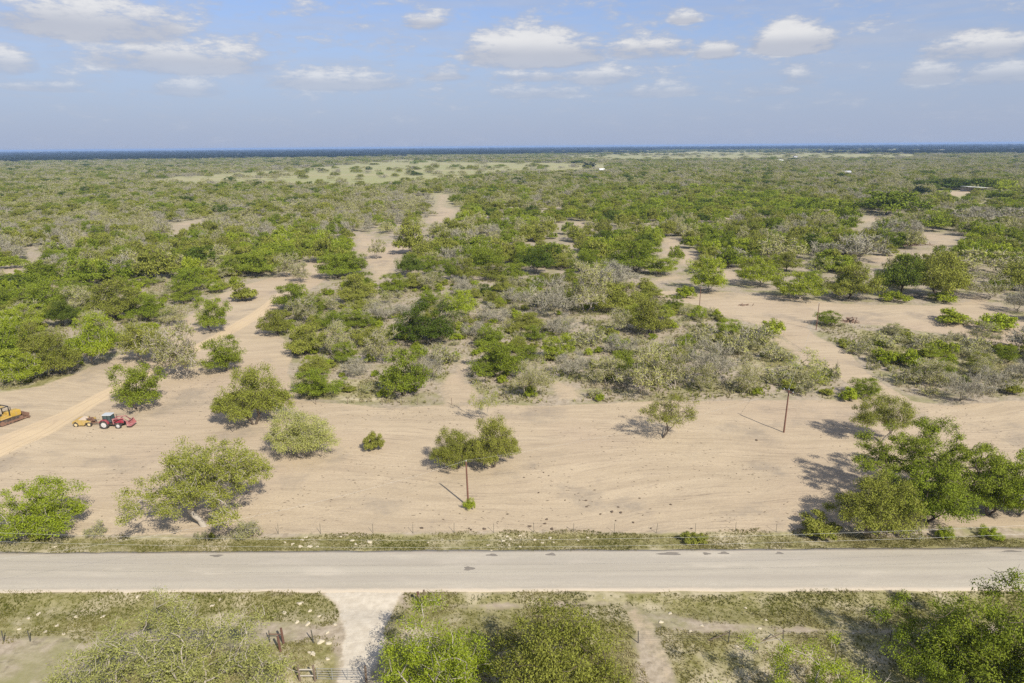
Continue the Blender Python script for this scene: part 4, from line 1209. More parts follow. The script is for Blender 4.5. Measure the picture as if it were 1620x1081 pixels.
# scattered trees of the wide scrub: positions by jittered cells, thinned by clearings
def scatter_points():
    out = []
    listed = np.array([(t[0], t[1], t[2]) for t in TREES])
    bands = [(115, 270, 6.5), (270, 450, 7.6), (450, 800, 9.5), (800, 1500, 14.0), (1500, 3400, 27.0)]
    for (y0, y1, s) in bands:
        xs = np.arange(-y1 * 0.95, y1 * 0.95, s)
        ys = np.arange(y0, y1, s)
        X, Y = np.meshgrid(xs, ys)
        X = X + rng.uniform(-0.45, 0.45, X.shape) * s
        Y = Y + rng.uniform(-0.45, 0.45, Y.shape) * s
        X, Y = X.ravel(), Y.ravel()
        k = (np.abs(X) < Y * 0.86 + 25) & (np.abs(X) > -1)
        X, Y = X[k], Y[k]
        soft = 1.5 + (np.hypot(X, Y) - 100) * 0.004
        bare = sdf_any(SAND, X, Y) > -soft
        bare |= sdf_any(TRACK, X, Y) > -2
        mead = sdf_any(MEADOW, X, Y) > 0
        clump = vnoise(X, Y, 34 + y0 * 0.05, 11) * 0.65 + vnoise(X, Y, 90 + y0 * 0.2, 12) * 0.35
        p = 0.42 + 0.9 * sstep(clump, 0.22, 0.6)
        p = np.where((Y > 450) & ~mead, np.maximum(p, 0.62), p)
        p = np.where(mead, 0.08, p)
        main = sdf_any([SAND[i] for i in (0, 1, 7, 25)] + TRACK, X, Y) > -soft
        p = np.where(bare, np.where(Y > 240, 0.10, 0.0), p)
        # keep tall crowns off the ground just before an opening, so that the opening stays open to view
        if y0 < 500:
            for h_ in (1.5, 3.0, 4.5):
                kk = CAM_H / (CAM_H - h_)
                for off in (-2.2, 0.0, 2.2):
                    p = np.where(sdf_any([SAND[i] for i in (2, 3, 5, 6, 8, 9, 10, 11, 12, 14)], X * kk + off, Y * kk) > 0, p * 0.45, p)
        p = np.where(main, 0.0, p)
        inframe = np.abs(X) < Y * 0.76
        hand = inframe & (Y < 225)
        p = np.where(hand, p * 0.40, p)
        k = rng.uniform(0, 1, len(X)) < p
        X, Y = X[k], Y[k]
        W = rng.uniform(0.75, 1.25, len(X)) * (7.6 if y0 < 450 else (10.0 if y0 < 800 else (15.0 if y0 < 1500 else 27.0)))
        if y0 < 500:
            dd = np.hypot(X[:, None] - listed[None, :, 0], Y[:, None] - listed[None, :, 1]) - 0.40 * (W[:, None] + listed[None, :, 2])
            ok = dd.min(axis=1) > 0
            small = (~ok) & False
            X, Y, W = X[ok], Y[ok], W[ok]
        out.append(np.stack([X, Y, W], axis=1))
    return np.concatenate(out)


SC = scatter_points()
SA = np.degrees(np.arctan2(SC[:, 0], SC[:, 1]))
SD = np.hypot(SC[:, 0], SC[:, 1])
patchy = vnoise(SC[:, 0], SC[:, 1], 70, 21) * 0.6 + vnoise(SC[:, 0], SC[:, 1], 220, 22) * 0.4
u = rng.uniform(0, 1, len(SC))
LK = np.empty(len(SC), dtype=object)
for i in range(len(SC)):
    far_ = SD[i] > 700 or (SA[i] < -4 and SD[i] > 400)
    if far_ and patchy[i] < 0.5:
        probs = (('gy', 0.22), ('ol', 0.54), ('go', 0.18), ('gr', 0.06))
    elif far_:
        probs = (('gy', 0.10), ('ol', 0.40), ('go', 0.28), ('dk', 0.06), ('gr', 0.16))
    elif patchy[i] < 0.36:
        probs = (('gy', 0.18), ('ol', 0.36), ('go', 0.26), ('gr', 0.20))
    elif patchy[i] < 0.6:
        probs = (('go', 0.30), ('gr', 0.30), ('ol', 0.16), ('br', 0.18), ('dk', 0.06))
    else:
        probs = (('gr', 0.42), ('br', 0.30), ('go', 0.20), ('dk', 0.08))
    acc = 0
    for kx, pr in probs:
        acc += pr
        LK[i] = kx
        if u[i] < acc:
            break

# individuals: every listed tree, then the nearest scattered ones up to about 300 trees
todo = []
for (x, y, W, h, look, label, u_, v_) in TREES:
    todo.append([x, y, W, h, look, label])
n_trees = sum(1 for t in todo if t[4] not in SHRUB)
in_view = np.abs(SC[:, 0]) < SC[:, 1] * 0.735
order = np.argsort(np.where(in_view, SD, 1e9))
n_ind = max(0, 296 - n_trees)
taken = set(int(i) for i in order[:n_ind])
for i in order[:n_ind]:
    x, y, W = SC[i]
    h = W * rng.uniform(0.6, 0.85)
    if y < 230:
        W *= 0.75
        h = W * rng.uniform(0.55, 0.8)
    todo.append([float(x), float(y), float(W), float(h), LK[i], None])

buckets = {}
for t in todo:
    if t[5] is None:
        zn, gr_ = zone(t[0], t[1])
        t.append(gr_)
        buckets.setdefault((PHRASE[t[4]], zn), []).append(t)
    else:
        zn, gr_ = zone(t[0], t[1])
        t.append(gr_ if t[1] > 66 else 'trees below the paved road')
for (ph, zn), ts in buckets.items():
    ts.sort(key=lambda t: t[0] / t[1])
    for i, t in enumerate(ts):
        if len(ts) == 1:
            t[5] = 'only %s at the %s' % (ph, zn) if zn.split()[0] in ('front', 'middle', 'back', 'front,', 'middle,', 'back,') else 'only %s %s' % (ph, ('in the ' + zn) if 'scrub' in zn else zn)
        else:
            where = ('at the ' + zn) if zn.split()[0] in ('front', 'middle', 'back', 'front,', 'middle,', 'back,') else (('in the ' + zn) if 'scrub' in zn else zn)
            t[5] = '%s %s, %s from left' % (ph, where, ORD[i])
for (x, y, W, h, look, label, gr_) in todo:
    plant(x, y, W, h, look, label, gr_)


# the rest of the scrub and the far wood: too many to count, one mass each, instanced from the trees above
def instanced(name, pts, label, cat, keys):
    """pts rows: x y z sx sz rot key-index"""
    P_ = np.asarray(pts, dtype=np.float32)
    me = bpy.data.meshes.new(name)
    me.vertices.add(len(P_))
    me.vertices.foreach_set('co', P_[:, :3].ravel())
    a = me.attributes.new('scl', 'FLOAT_VECTOR', 'POINT')
    a.data.foreach_set('vector', np.stack([P_[:, 3], P_[:, 3], P_[:, 4]], axis=1).ravel())
    a = me.attributes.new('rot', 'FLOAT_VECTOR', 'POINT')
    a.data.foreach_set('vector', np.stack([0 * P_[:, 5], 0 * P_[:, 5], P_[:, 5]], axis=1).ravel())
    a = me.attributes.new('kid', 'INT', 'POINT')
    a.data.foreach_set('value', P_[:, 6].astype(np.int32))
    o = link(name, me)
    tag(o, label, cat, kind='stuff')
    ng = bpy.data.node_groups.new(name, 'GeometryNodeTree')
    ng.interface.new_socket('Geometry', in_out='INPUT', socket_type='NodeSocketGeometry')
    ng.interface.new_socket('Geometry', in_out='OUTPUT', socket_type='NodeSocketGeometry')
    gi = ng.nodes.new('NodeGroupInput')
    go = ng.nodes.new('NodeGroupOutput')
    jn = ng.nodes.new('GeometryNodeJoinGeometry')

    def named(nm, ty):
        n_ = ng.nodes.new('GeometryNodeInputNamedAttribute')
        n_.data_type = ty
        n_.inputs[0].default_value = nm
        return n_.outputs[0]
    kid, scl, rot = named('kid', 'INT'), named('scl', 'FLOAT_VECTOR'), named('rot', 'FLOAT_VECTOR')
    for i, src in enumerate(keys):
        oi = ng.nodes.new('GeometryNodeObjectInfo')
        oi.transform_space = 'ORIGINAL'
        oi.inputs['Object'].default_value = src
        oi.inputs['As Instance'].default_value = True
        cmpn = ng.nodes.new('FunctionNodeCompare')
        cmpn.data_type = 'INT'
        cmpn.operation = 'EQUAL'
        ng.links.new(kid, cmpn.inputs[2])
        cmpn.inputs[3].default_value = i
        ip = ng.nodes.new('GeometryNodeInstanceOnPoints')
        ng.links.new(gi.outputs[0], ip.inputs['Points'])
        ng.links.new(cmpn.outputs[0], ip.inputs['Selection'])
        ng.links.new(oi.outputs['Geometry'], ip.inputs['Instance'])
        e2r = ng.nodes.new('FunctionNodeEulerToRotation')
        ng.links.new(rot, e2r.inputs[0])
        ng.links.new(e2r.outputs[0], ip.inputs['Rotation'])
        ng.links.new(scl, ip.inputs['Scale'])
        ng.links.new(ip.outputs[0], jn.inputs[0])
    ng.links.new(jn.outputs[0], go.inputs[0])
    md = o.modifiers.new('scatter', 'NODES')
    md.node_group = ng
    return o


keys = sorted(SOURCE.keys())
by_look = {}
for i, k in enumerate(keys):
    by_look.setdefault(k[0], []).append(i)
rows = []
for i in range(len(SC)):
    if i in taken:
        continue
    lk = LK[i] if LK[i] in by_look else 'go'
    W = SC[i, 2]
    h = W * rng.uniform(0.6, 0.85) if SD[i] < 430 else W * rng.uniform(0.42, 0.62)
    if SD[i] > 800:
        h = rng.uniform(4.5, 7.8)
    rows.append((SC[i, 0], SC[i, 1], -0.2, W, h, rng.uniform(0, 6.28), by_look[lk][int(rng.integers(0, len(by_look[lk])))]))
instanced('distant_scrub', rows, 'grey-green scrub spreading beyond the thickets towards the horizon', 'scrub', [SOURCE[k] for k in keys])

# low shrubs between the thicket trees: a mass nobody could count
n_ = 9000
X = rng.uniform(-180, 160, n_)
Y = rng.uniform(104, 262, n_)
dens_ = sstep(vnoise(X, Y, 14.0, 61), 0.30, 0.62)
k = (sdf_any(THICKET, X, Y) > 0.5) & (sdf_any(SAND, X, Y) < -1.2) & (rng.uniform(0, 1, n_) < 0.06 + 0.36 * dens_) & (np.abs(X) < Y * 0.86 + 10)
X, Y = X[k], Y[k]
us = [c for c in bpy.data.objects if c.name.startswith('crown') and c.parent.name.startswith('shrub') and c.parent.location.y > 100]
by_mesh = {}
for c in us:
    by_mesh.setdefault(c.data.name, c)
us = [by_mesh[m] for m in sorted(by_mesh)]
rows = []
for x, y in zip(X, Y):
    w = rng.uniform(1.2, 3.4)
    kk = int(rng.integers(0, len(us)))
    if math.atan2(x, y) > 0.18 and 'bright' in us[kk].data.materials[0].name and rng.uniform() < 0.75:
        kk = int(rng.choice([q for q, c in enumerate(us) if 'pale' in c.data.materials[0].name]))
    rows.append((x, y, zat(x, y) - 0.03, w, w * rng.uniform(0.45, 0.7), rng.uniform(0, 6.28), kk))
instanced('thicket_shrubbery', rows, 'low mixed shrubs filling the gaps between the thicket trees', 'shrubbery', us)

# far wood under the horizon: its own crown, cloud shadow painted into the leaf colour
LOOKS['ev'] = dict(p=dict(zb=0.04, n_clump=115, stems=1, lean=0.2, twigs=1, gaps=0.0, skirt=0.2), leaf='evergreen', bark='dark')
NAME['ev'] = 'cloud_shaded_oak'
PHRASE['ev'] = 'dark evergreen oak'
ev_src = []
for i, (ex, ey, ew, eh, lab) in enumerate([(330.0, 560.0, 15.0, 8.5, 'oak in cloud-shaded leaf colour left of the white-roofed shed far to the right'),
                                          (150.0, 1350.0, 26.0, 11.0, 'isolated round oak in cloud-shaded leaf colour at the near edge of the tan field')]):
    r_ = plant(ex, ey, ew, eh, 'ev', lab, 'oaks in cloud-shaded leaf colour', var=i)
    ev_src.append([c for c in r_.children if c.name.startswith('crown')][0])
rows = []
rows_b = []
go_i = [i for i, k in enumerate(keys) if k[0] in ('go', 'dk')]
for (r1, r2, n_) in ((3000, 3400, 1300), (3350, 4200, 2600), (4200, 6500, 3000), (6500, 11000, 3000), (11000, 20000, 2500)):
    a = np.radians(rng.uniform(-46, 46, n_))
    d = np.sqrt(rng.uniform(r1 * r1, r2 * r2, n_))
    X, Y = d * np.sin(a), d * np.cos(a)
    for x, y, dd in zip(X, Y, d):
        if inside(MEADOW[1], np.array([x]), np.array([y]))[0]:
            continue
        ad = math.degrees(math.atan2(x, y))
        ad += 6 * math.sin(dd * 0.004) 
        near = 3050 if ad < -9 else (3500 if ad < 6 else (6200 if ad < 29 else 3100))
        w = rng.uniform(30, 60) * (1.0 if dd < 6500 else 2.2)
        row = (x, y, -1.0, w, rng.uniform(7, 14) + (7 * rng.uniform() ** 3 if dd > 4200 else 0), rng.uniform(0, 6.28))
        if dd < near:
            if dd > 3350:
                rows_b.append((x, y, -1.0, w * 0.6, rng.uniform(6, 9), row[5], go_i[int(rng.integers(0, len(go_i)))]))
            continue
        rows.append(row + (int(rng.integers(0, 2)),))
instanced('distant_woods', rows, 'far wood along the horizon, cloud shade painted into its leaf colour', 'woods', ev_src)
instanced('distant_treeline', rows_b, 'hazy green treeline on the right side of the horizon', 'treeline', [SOURCE[k] for k in keys])


# ------------------------------------------------------------------ grass and undergrowth
def tufts(name, X, Y, size, blades, tint, mat, label, spread=0.6):
    n = len(X)
    g = np.random.default_rng(len(X))
    Z = ground_z(X, Y)
    base = np.repeat(np.stack([X, Y, Z - 0.02], axis=1), blades, axis=0)
    sz = np.repeat(size, blades)[:, None]
    m_ = n * blades
    th = g.uniform(0, 2 * math.pi, m_)
    lean = g.uniform(0.15, 1.0, m_)[:, None]
    d = np.stack([np.cos(th), np.sin(th), np.zeros(m_)], axis=1)
    root = base + d * g.uniform(0, 0.35, (m_, 1)) * sz
    side = np.stack([-np.sin(th), np.cos(th), np.zeros(m_)], axis=1) * sz * g.uniform(0.10, 0.22, (m_, 1))
    tip = root + d * lean * sz * spread + np.array([0, 0, 1.0]) * sz * g.uniform(0.5, 1.0, (m_, 1))
    V = np.stack([root - side, root + side, tip], axis=1).reshape(-1, 3)
    F_ = np.arange(m_ * 3).reshape(-1, 3)
    T = np.repeat(np.clip(np.repeat(tint, blades) + g.normal(0, 0.10, m_), 0, 1), 3)
    o = link(name, mesh_np(name, V, [F_], [mat], attrs={'tint': T}))
    tag(o, label, 'grass', kind='stuff')
    return o


TURF = tuft_material('turf_blades', [(0.090, 0.105, 0.016), (0.155, 0.150, 0.034), (0.30, 0.26, 0.11), (0.55, 0.47, 0.30)])
BRUSH = tuft_material('brush_blades', [(0.16, 0.20, 0.028), (0.25, 0.26, 0.07), (0.32, 0.285, 0.15), (0.40, 0.335, 0.23)])


def sow(polys, n, xlim, ylim, keep):
    X = rng.uniform(xlim[0], xlim[1], n)
    Y = rng.uniform(ylim[0], ylim[1], n)
    d = sdf_any(polys, X, Y)
    k = (d + (vnoise(X, Y, 2.2, 31) - 0.5) * 1.6 > 0) & (sdf(road_poly, X, Y) < 0.05) & (sdf_any([SAND[25], SAND[26]], X, Y) < -0.1) & (rng.uniform(0, 1, n) < keep(X, Y))
    return X[k], Y[k]


X, Y = sow(GRASS[:6], 330000, (-70, 70), (34, 70), lambda x, y: 0.25 + 0.75 * sstep(vnoise(x, y, 3.0, 41), 0.25, 0.6))
dry = vnoise(X, Y, 4.5, 42) * 0.75 + vnoise(X, Y, 1.2, 43) * 0.25
k_near = sstep(Y, 58, 66)
tint = np.clip(0.15 + 0.75 * dry - 0.25 * sstep(np.abs(Y - 56), 3.0, 0.0) - 0.10 * k_near, 0, 1)
tufts('roadside_grass', X, Y, rng.uniform(0.08, 0.24, len(X)), 4, tint, TURF, 'short green and straw-coloured grass along both road verges')

X, Y = sow(THICKET, 170000, (-170, 150), (104, 260), lambda x, y: 0.15 + 0.6 * sstep(vnoise(x, y, 6.0, 51), 0.3, 0.65))
k = sdf_any(SAND, X, Y) < -0.3
X, Y = X[k], Y[k]
dry = vnoise(X, Y, 9.0, 52) * 0.6 + vnoise(X, Y, 2.5, 53) * 0.4
tufts('thicket_undergrowth', X, Y, rng.uniform(0.25, 0.75, len(X)), 5, np.clip(dry * 1.1, 0, 1), BRUSH, 'grey-brown grass and weeds growing between the thicket trees')

# twigs and crumbs of earth left on the graded sand
n_ = 9000
X = rng.uniform(-75, 75, n_)
Y = rng.uniform(66, 135, n_)
k = (sdf_any(SAND[:2], X, Y) > 0.3) & (rng.uniform(0, 1, n_) < 0.05 + 0.6 * sstep(vnoise(X, Y, 7.0, 71), 0.5, 0.8)) & (sdf_any(TRACK, X, Y) < 0)
X, Y = X[k], Y[k]
m_ = len(X)
Z = ground_z(X, Y)
ang = rng.normal(0, 0.5, m_)
ln = rng.uniform(0.06, 0.32, m_)
wd = rng.uniform(0.03, 0.09, m_)
dx, dy = np.cos(ang), np.sin(ang)
P0 = np.stack([X - dx * ln, Y - dy * ln, Z - 0.01], axis=1)
P1 = np.stack([X + dx * ln, Y + dy * ln, Z - 0.01], axis=1)
S0 = np.stack([X + dy * wd, Y - dx * wd, Z - 0.01], axis=1)
S1 = np.stack([X - dy * wd, Y + dx * wd, Z - 0.01], axis=1)
TP = np.stack([X, Y, Z + wd * 1.1], axis=1)
V = np.stack([P0, S0, P1, S1, TP], axis=1).reshape(-1, 3)
b5 = (np.arange(m_) * 5)[:, None]
F_ = np.concatenate([b5 + np.array([[0, 1, 4]]), b5 + np.array([[1, 2, 4]]), b5 + np.array([[2, 3, 4]]), b5 + np.array([[3, 0, 4]])], axis=0)
LITTER = tuft_material('litter', [(0.15, 0.115, 0.08), (0.24, 0.19, 0.135), (0.33, 0.265, 0.19)])
tag(link('field_litter', mesh_np('field_litter', V, [F_], [LITTER], attrs={'tint': np.repeat(rng.uniform(0, 1, m_), 5)})), 'twigs and crumbs of earth littering the graded sand', 'litter', kind='stuff')

# ------------------------------------------------------------------ small mesh builders for the made things
def bm_box(bm, c, s, rot=None, bevel=0.0):
    r = bmesh.ops.create_cube(bm, size=1.0)
    vs = r['verts']
    bmesh.ops.scale(bm, vec=s, verts=vs)
    if bevel > 0:
        es = list({e for v in vs for e in v.link_edges})
        rb = bmesh.ops.bevel(bm, geom=es, offset=bevel, segments=2, affect='EDGES', profile=0.6)
        vs = list({v for f in rb['faces'] for v in f.verts} | {v for v in vs if v.is_valid})
    if rot is not None:
        bmesh.ops.rotate(bm, cent=(0, 0, 0), matrix=rot, verts=vs)
    bmesh.ops.translate(bm, vec=c, verts=vs)


def bm_cyl(bm, p0, p1, r0_, r1_=None, seg=14):
    r1_ = r0_ if r1_ is None else r1_
    p0, p1 = Vector(p0), Vector(p1)
    d = p1 - p0
    r = bmesh.ops.create_cone(bm, cap_ends=True, segments=seg, radius1=r0_, radius2=r1_, depth=d.length)
    q = d.to_track_quat('Z', 'Y').to_matrix()
    bmesh.ops.rotate(bm, cent=(0, 0, 0), matrix=q, verts=r['verts'])
    bmesh.ops.translate(bm, vec=(p0 + p1) / 2, verts=r['verts'])


def bm_prism(bm, pts, y0, y1):
    """polygon in x,z extruded along y"""
    a = [bm.verts.new((x, y0, z)) for x, z in pts]
    b = [bm.verts.new((x, y1, z)) for x, z in pts]
    n_ = len(pts)
    bm.faces.new(a[::-1])
    bm.faces.new(b)
    for i in range(n_):
        bm.faces.new((a[i], a[(i + 1) % n_], b[(i + 1) % n_], b[i]))


def bm_bar(bm, p0, p1, w, h):
    p0, p1 = Vector(p0), Vector(p1)
    d = p1 - p0
    q = d.to_track_quat('X', 'Z').to_matrix()
    bm_box(bm, (p0 + p1) / 2, (d.length, w, h), q)


def make(name, mat, parent, *calls):
    """one mesh object from (function, args...) tuples"""
    bm = bmesh.new()
    for c in calls:
        fn, args = c[0], c[1:]
        kw = args[-1] if args and isinstance(args[-1], dict) else {}
        fn(bm, *(args[:-1] if kw else args), **kw)
    bmesh.ops.recalc_face_normals(bm, faces=bm.faces)
    me = bpy.data.meshes.new(name)
    bm.to_mesh(me)
    bm.free()
    me.materials.append(mat)
    return link(name, me, parent)


def wheel(parent, x, y, r, w, tyre_m, rim_m, lugs=16):
    """tyre with tread lugs; rim as its sub-part; axle along y"""
    calls = []
    bm = bmesh.new()
    prof = [(0.62 * r, -w / 2), (0.9 * r, -w / 2), (r, -w * 0.36), (r, w * 0.36), (0.9 * r, w / 2), (0.62 * r, w / 2)]
    seg = 24
    rings = []
    for k in range(seg):
        t = 2 * math.pi * k / seg
        rings.append([bm.verts.new((x + pr * math.cos(t), y + py, r + pr * math.sin(t))) for pr, py in prof])
    for k in range(seg):
        for j in range(len(prof)):
            j2 = (j + 1) % len(prof)
            bm.faces.new((rings[k][j], rings[k][j2], rings[(k + 1) % seg][j2], rings[(k + 1) % seg][j]))
    for k in range(lugs):
        t = 2 * math.pi * k / lugs
        m3 = Matrix.Rotation(-t, 3, 'Y')
        for s in (-1, 1):
            off = m3 @ Vector((r * 1.0, s * w * 0.22, 0))
            bm_box(bm, (x + off.x, y + off.y, r + off.z), (0.07 * r, w * 0.46, 0.09 * r), m3)
    bmesh.ops.recalc_face_normals(bm, faces=bm.faces)
    me = bpy.data.meshes.new('wheel')
    bm.to_mesh(me)
    bm.free()
    me.materials.append(tyre_m)
    o = link('wheel', me, parent)
    make('rim', rim_m, o, (bm_cyl, (x, y - w * 0.30, r), (x, y + w * 0.30, r), r * 0.63, r * 0.63, 20), (bm_cyl, (x, y - w * 0.46, r), (x, y + w * 0.46, r), r * 0.22, r * 0.22, 12))
    return o


RED = simple_mat('paint_red', (0.30, 0.028, 0.048), 0.5, 0.25, 3.0, spec=0.4, dirt=(0.30, 0.15, 0.12))
PINK = simple_mat('paint_red_faded', (0.34, 0.115, 0.115), 0.6, 0.25, 3.0, spec=0.4, dirt=(0.45, 0.34, 0.27))
YEL = simple_mat('paint_yellow', (0.47, 0.305, 0.050), 0.5, 0.2, 2.0, spec=0.5, dirt=(0.42, 0.30, 0.15))
YELD = simple_mat('paint_yellow_dusty', (0.41, 0.285, 0.085), 0.75, 0.25, 2.0, spec=0.3, dirt=(0.40, 0.30, 0.18))
TYRE = simple_mat('tyre_rubber', (0.035, 0.033, 0.032), 0.85, 0.3, 4.0, spec=0.3, dirt=(0.20, 0.16, 0.12))
RIM = simple_mat('rim_silver', (0.62, 0.60, 0.57), 0.5, 0.15, 4.0, metal=0.3)
RIMY = simple_mat('rim_cream', (0.58, 0.46, 0.24), 0.6, 0.2, 4.0)
STEEL = simple_mat('steel_dark', (0.085, 0.072, 0.062), 0.6, 0.3, 4.0, metal=0.4, dirt=(0.26, 0.19, 0.13))
RUST = simple_mat('steel_rust', (0.20, 0.115, 0.075), 0.85, 0.35, 3.0)
BLACK = simple_mat('frame_black', (0.03, 0.03, 0.032), 0.5, 0.2, 4.0)
ROOFP = simple_mat('roof_panel_grey', (0.46, 0.48, 0.48), 0.5, 0.1, 3.0)
GLASS, gn, gout = new_mat('cab_glass')
gb = pbr(gn, gout, (0.045, 0.075, 0.075), 0.06, spec=0.8)
SANDM = simple_mat('load_of_sand', (0.52, 0.42, 0.32), 0.95, 0.2, 4.0, spec=0.1)


def build_tractor(x, y, rz):
    t = empty('tractor', (x, y, zat(x, y) - 0.03), rz)
    tag(t, 'red tractor with grey-roofed cab and front loader parked on the sand', 'tractor')
    for sx, r, w, yy in ((-1.22, 0.80, 0.46, 0.82), (1.22, 0.53, 0.34, 0.78)):
        for s in (-1, 1):
            wheel(t, sx, s * yy, r, w, TYRE, RIM)
    make('chassis', STEEL, t, (bm_box, (0.1, 0, 0.72), (3.0, 0.46, 0.42), None, 0.04), (bm_cyl, (-1.22, -0.8, 0.80), (-1.22, 0.8, 0.80), 0.14), (bm_cyl, (1.22, -0.75, 0.53), (1.22, 0.75, 0.53), 0.09))
    hood = make('hood', RED, t, (bm_prism, [(0.1, 0.88), (1.98, 0.86), (2.06, 1.05), (1.98, 1.34), (1.5, 1.46), (0.1, 1.56)], -0.36, 0.36))
    bv = hood.modifiers.new('bevel', 'BEVEL')
    bv.width, bv.segments = 0.06, 2
    make('grille', BLACK, hood, (bm_box, (2.03, 0, 1.07), (0.10, 0.54, 0.36)))
    for s in (-1, 1):
        make('headlight', ROOFP, hood, (bm_box, (2.03, s * 0.24, 1.30), (0.06, 0.14, 0.08)))
        make('fender', RED, t, (bm_prism, [(-2.0, 1.18), (-1.86, 1.5), (-1.55, 1.70), (-0.9, 1.70), (-0.52, 1.42), (-0.36, 1.0), (-0.46, 1.0), (-0.62, 1.36), (-0.95, 1.62), (-1.52, 1.62), (-1.78, 1.44), (-1.92, 1.16)], s * 0.56, s * 1.04))
    cab = make('cab', GLASS, t, (bm_prism, [(-1.42, 1.15), (0.06, 1.15), (0.14, 1.62), (-0.10, 2.42), (-1.40, 2.42)], -0.58, 0.58))
    pl = [((-1.42, 1.1), (-1.40, 2.45)), ((0.12, 1.1), (-0.10, 2.45)), ((-0.62, 1.1), (-0.66, 2.45))]
    for s in (-1, 1):
        for a, b in pl:
            make('pillar', BLACK, cab, (bm_bar, (a[0], s * 0.59, a[1]), (b[0], s * 0.59, b[1]), 0.08, 0.09))
    make('cab_roof', ROOFP, t, (bm_box, (-0.72, 0, 2.50), (1.62, 1.32, 0.16), None, 0.05))
    make('exhaust_pipe', STEEL, t, (bm_cyl, (0.55, 0.40, 1.4), (0.55, 0.40, 2.35), 0.045))
    for s in (-1, 1):
        make('loader_arm', PINK, t, (bm_bar, (0.25, s * 0.58, 1.72), (2.1, s * 0.58, 1.92), 0.11, 0.19), (bm_bar, (2.1, s * 0.58, 1.92), (2.95, s * 0.58, 1.02), 0.11, 0.17),
             (bm_bar, (0.35, s * 0.58, 0.75), (0.25, s * 0.58, 1.78), 0.12, 0.16))
        make('loader_ram', STEEL, t, (bm_cyl, (0.42, s * 0.58, 1.15), (1.6, s * 0.58, 1.78), 0.05), (bm_cyl, (2.1, s * 0.50, 1.9), (3.0, s * 0.50, 1.35), 0.04))
    make('bucket', PINK, t, (bm_prism, [(2.85, 0.55), (3.62, 0.50), (3.62, 0.55), (2.98, 0.66), (2.92, 1.25), (3.20, 1.42), (3.16, 1.47), (2.82, 1.30)], -1.0, 1.0),
         (bm_prism, [(2.86, 0.55), (3.60, 0.52), (3.18, 1.44), (2.84, 1.30)], -1.02, -0.98), (bm_prism, [(2.86, 0.55), (3.60, 0.52), (3.18, 1.44), (2.84, 1.30)], 0.98, 1.02))
    make('hitch', STEEL, t, (bm_bar, (-1.2, 0, 0.55), (-2.15, 0, 0.48), 0.12, 0.10))
    return t


def build_scraper(x, y, rz):
    t = empty('box_scraper', (x, y, zat(x, y) - 0.03), rz)
    tag(t, 'yellow pull scraper on four small wheels hitched behind the red tractor', 'scraper')
    for sx, r, yy in ((-1.35, 0.46, 0.86), (0.95, 0.46, 0.80)):
        for s in (-1, 1):
            wheel(t, sx, s * yy, r, 0.30, TYRE, RIMY)
    prof = [(-1.95, 0.55), (-1.75, 0.95), (-1.3, 1.05), (-0.95, 0.35), (0.10, 0.32), (0.35, 0.80), (1.35, 0.86), (1.35, 1.15), (0.25, 1.30), (-0.95, 1.42), (-1.80, 1.16), (-2.02, 0.85)]
    for s in (-1, 1):
        make('side_plate', YELD, t, (bm_prism, prof, s * 0.92, s * 0.84))
    make('bowl', YELD, t, (bm_prism, [(-0.98, 0.36), (0.10, 0.34), (0.14, 0.40), (-0.92, 0.42)], -0.84, 0.84), (bm_bar, (-0.95, 0, 0.4), (-1.30, 0, 1.28), 1.68, 0.06))
    make('load', SANDM, t, (bm_prism, [(-1.22, 0.7), (0.2, 0.6), (0.30, 1.05), (-0.25, 1.40), (-0.75, 1.44), (-1.2, 1.22)], -0.83, 0.83))
    make('apron', YELD, t, (bm_bar, (0.20, 0, 0.45), (0.42, 0, 1.22), 1.68, 0.06))
    make('rear_beam', YEL, t, (bm_box, (-1.75, 0, 0.86), (0.36, 1.66, 0.34), None, 0.04))
    make('front_axle', RUST, t, (bm_box, (0.95, 0, 0.55), (0.26, 1.40, 0.24)), (bm_box, (0.9, 0, 0.95), (0.7, 0.5, 0.3)))
    make('gooseneck', RUST, t, (bm_bar, (0.4, 0, 1.30), (1.25, 0, 1.45), 0.28, 0.22), (bm_bar, (1.25, 0, 1.45), (1.5, 0, 0.85), 0.24, 0.2))
    make('drawbar', RUST, t, (bm_bar, (1.0, -0.45, 0.58), (2.35, 0, 0.50), 0.12, 0.12), (bm_bar, (1.0, 0.45, 0.58), (2.35, 0, 0.50), 0.12, 0.12))
    make('lift_ram', STEEL, t, (bm_cyl, (0.35, -0.5, 1.6), (1.0, -0.4, 0.9), 0.06), (bm_cyl, (0.35, 0.5, 1.6), (1.0, 0.4, 0.9), 0.06))
    return t


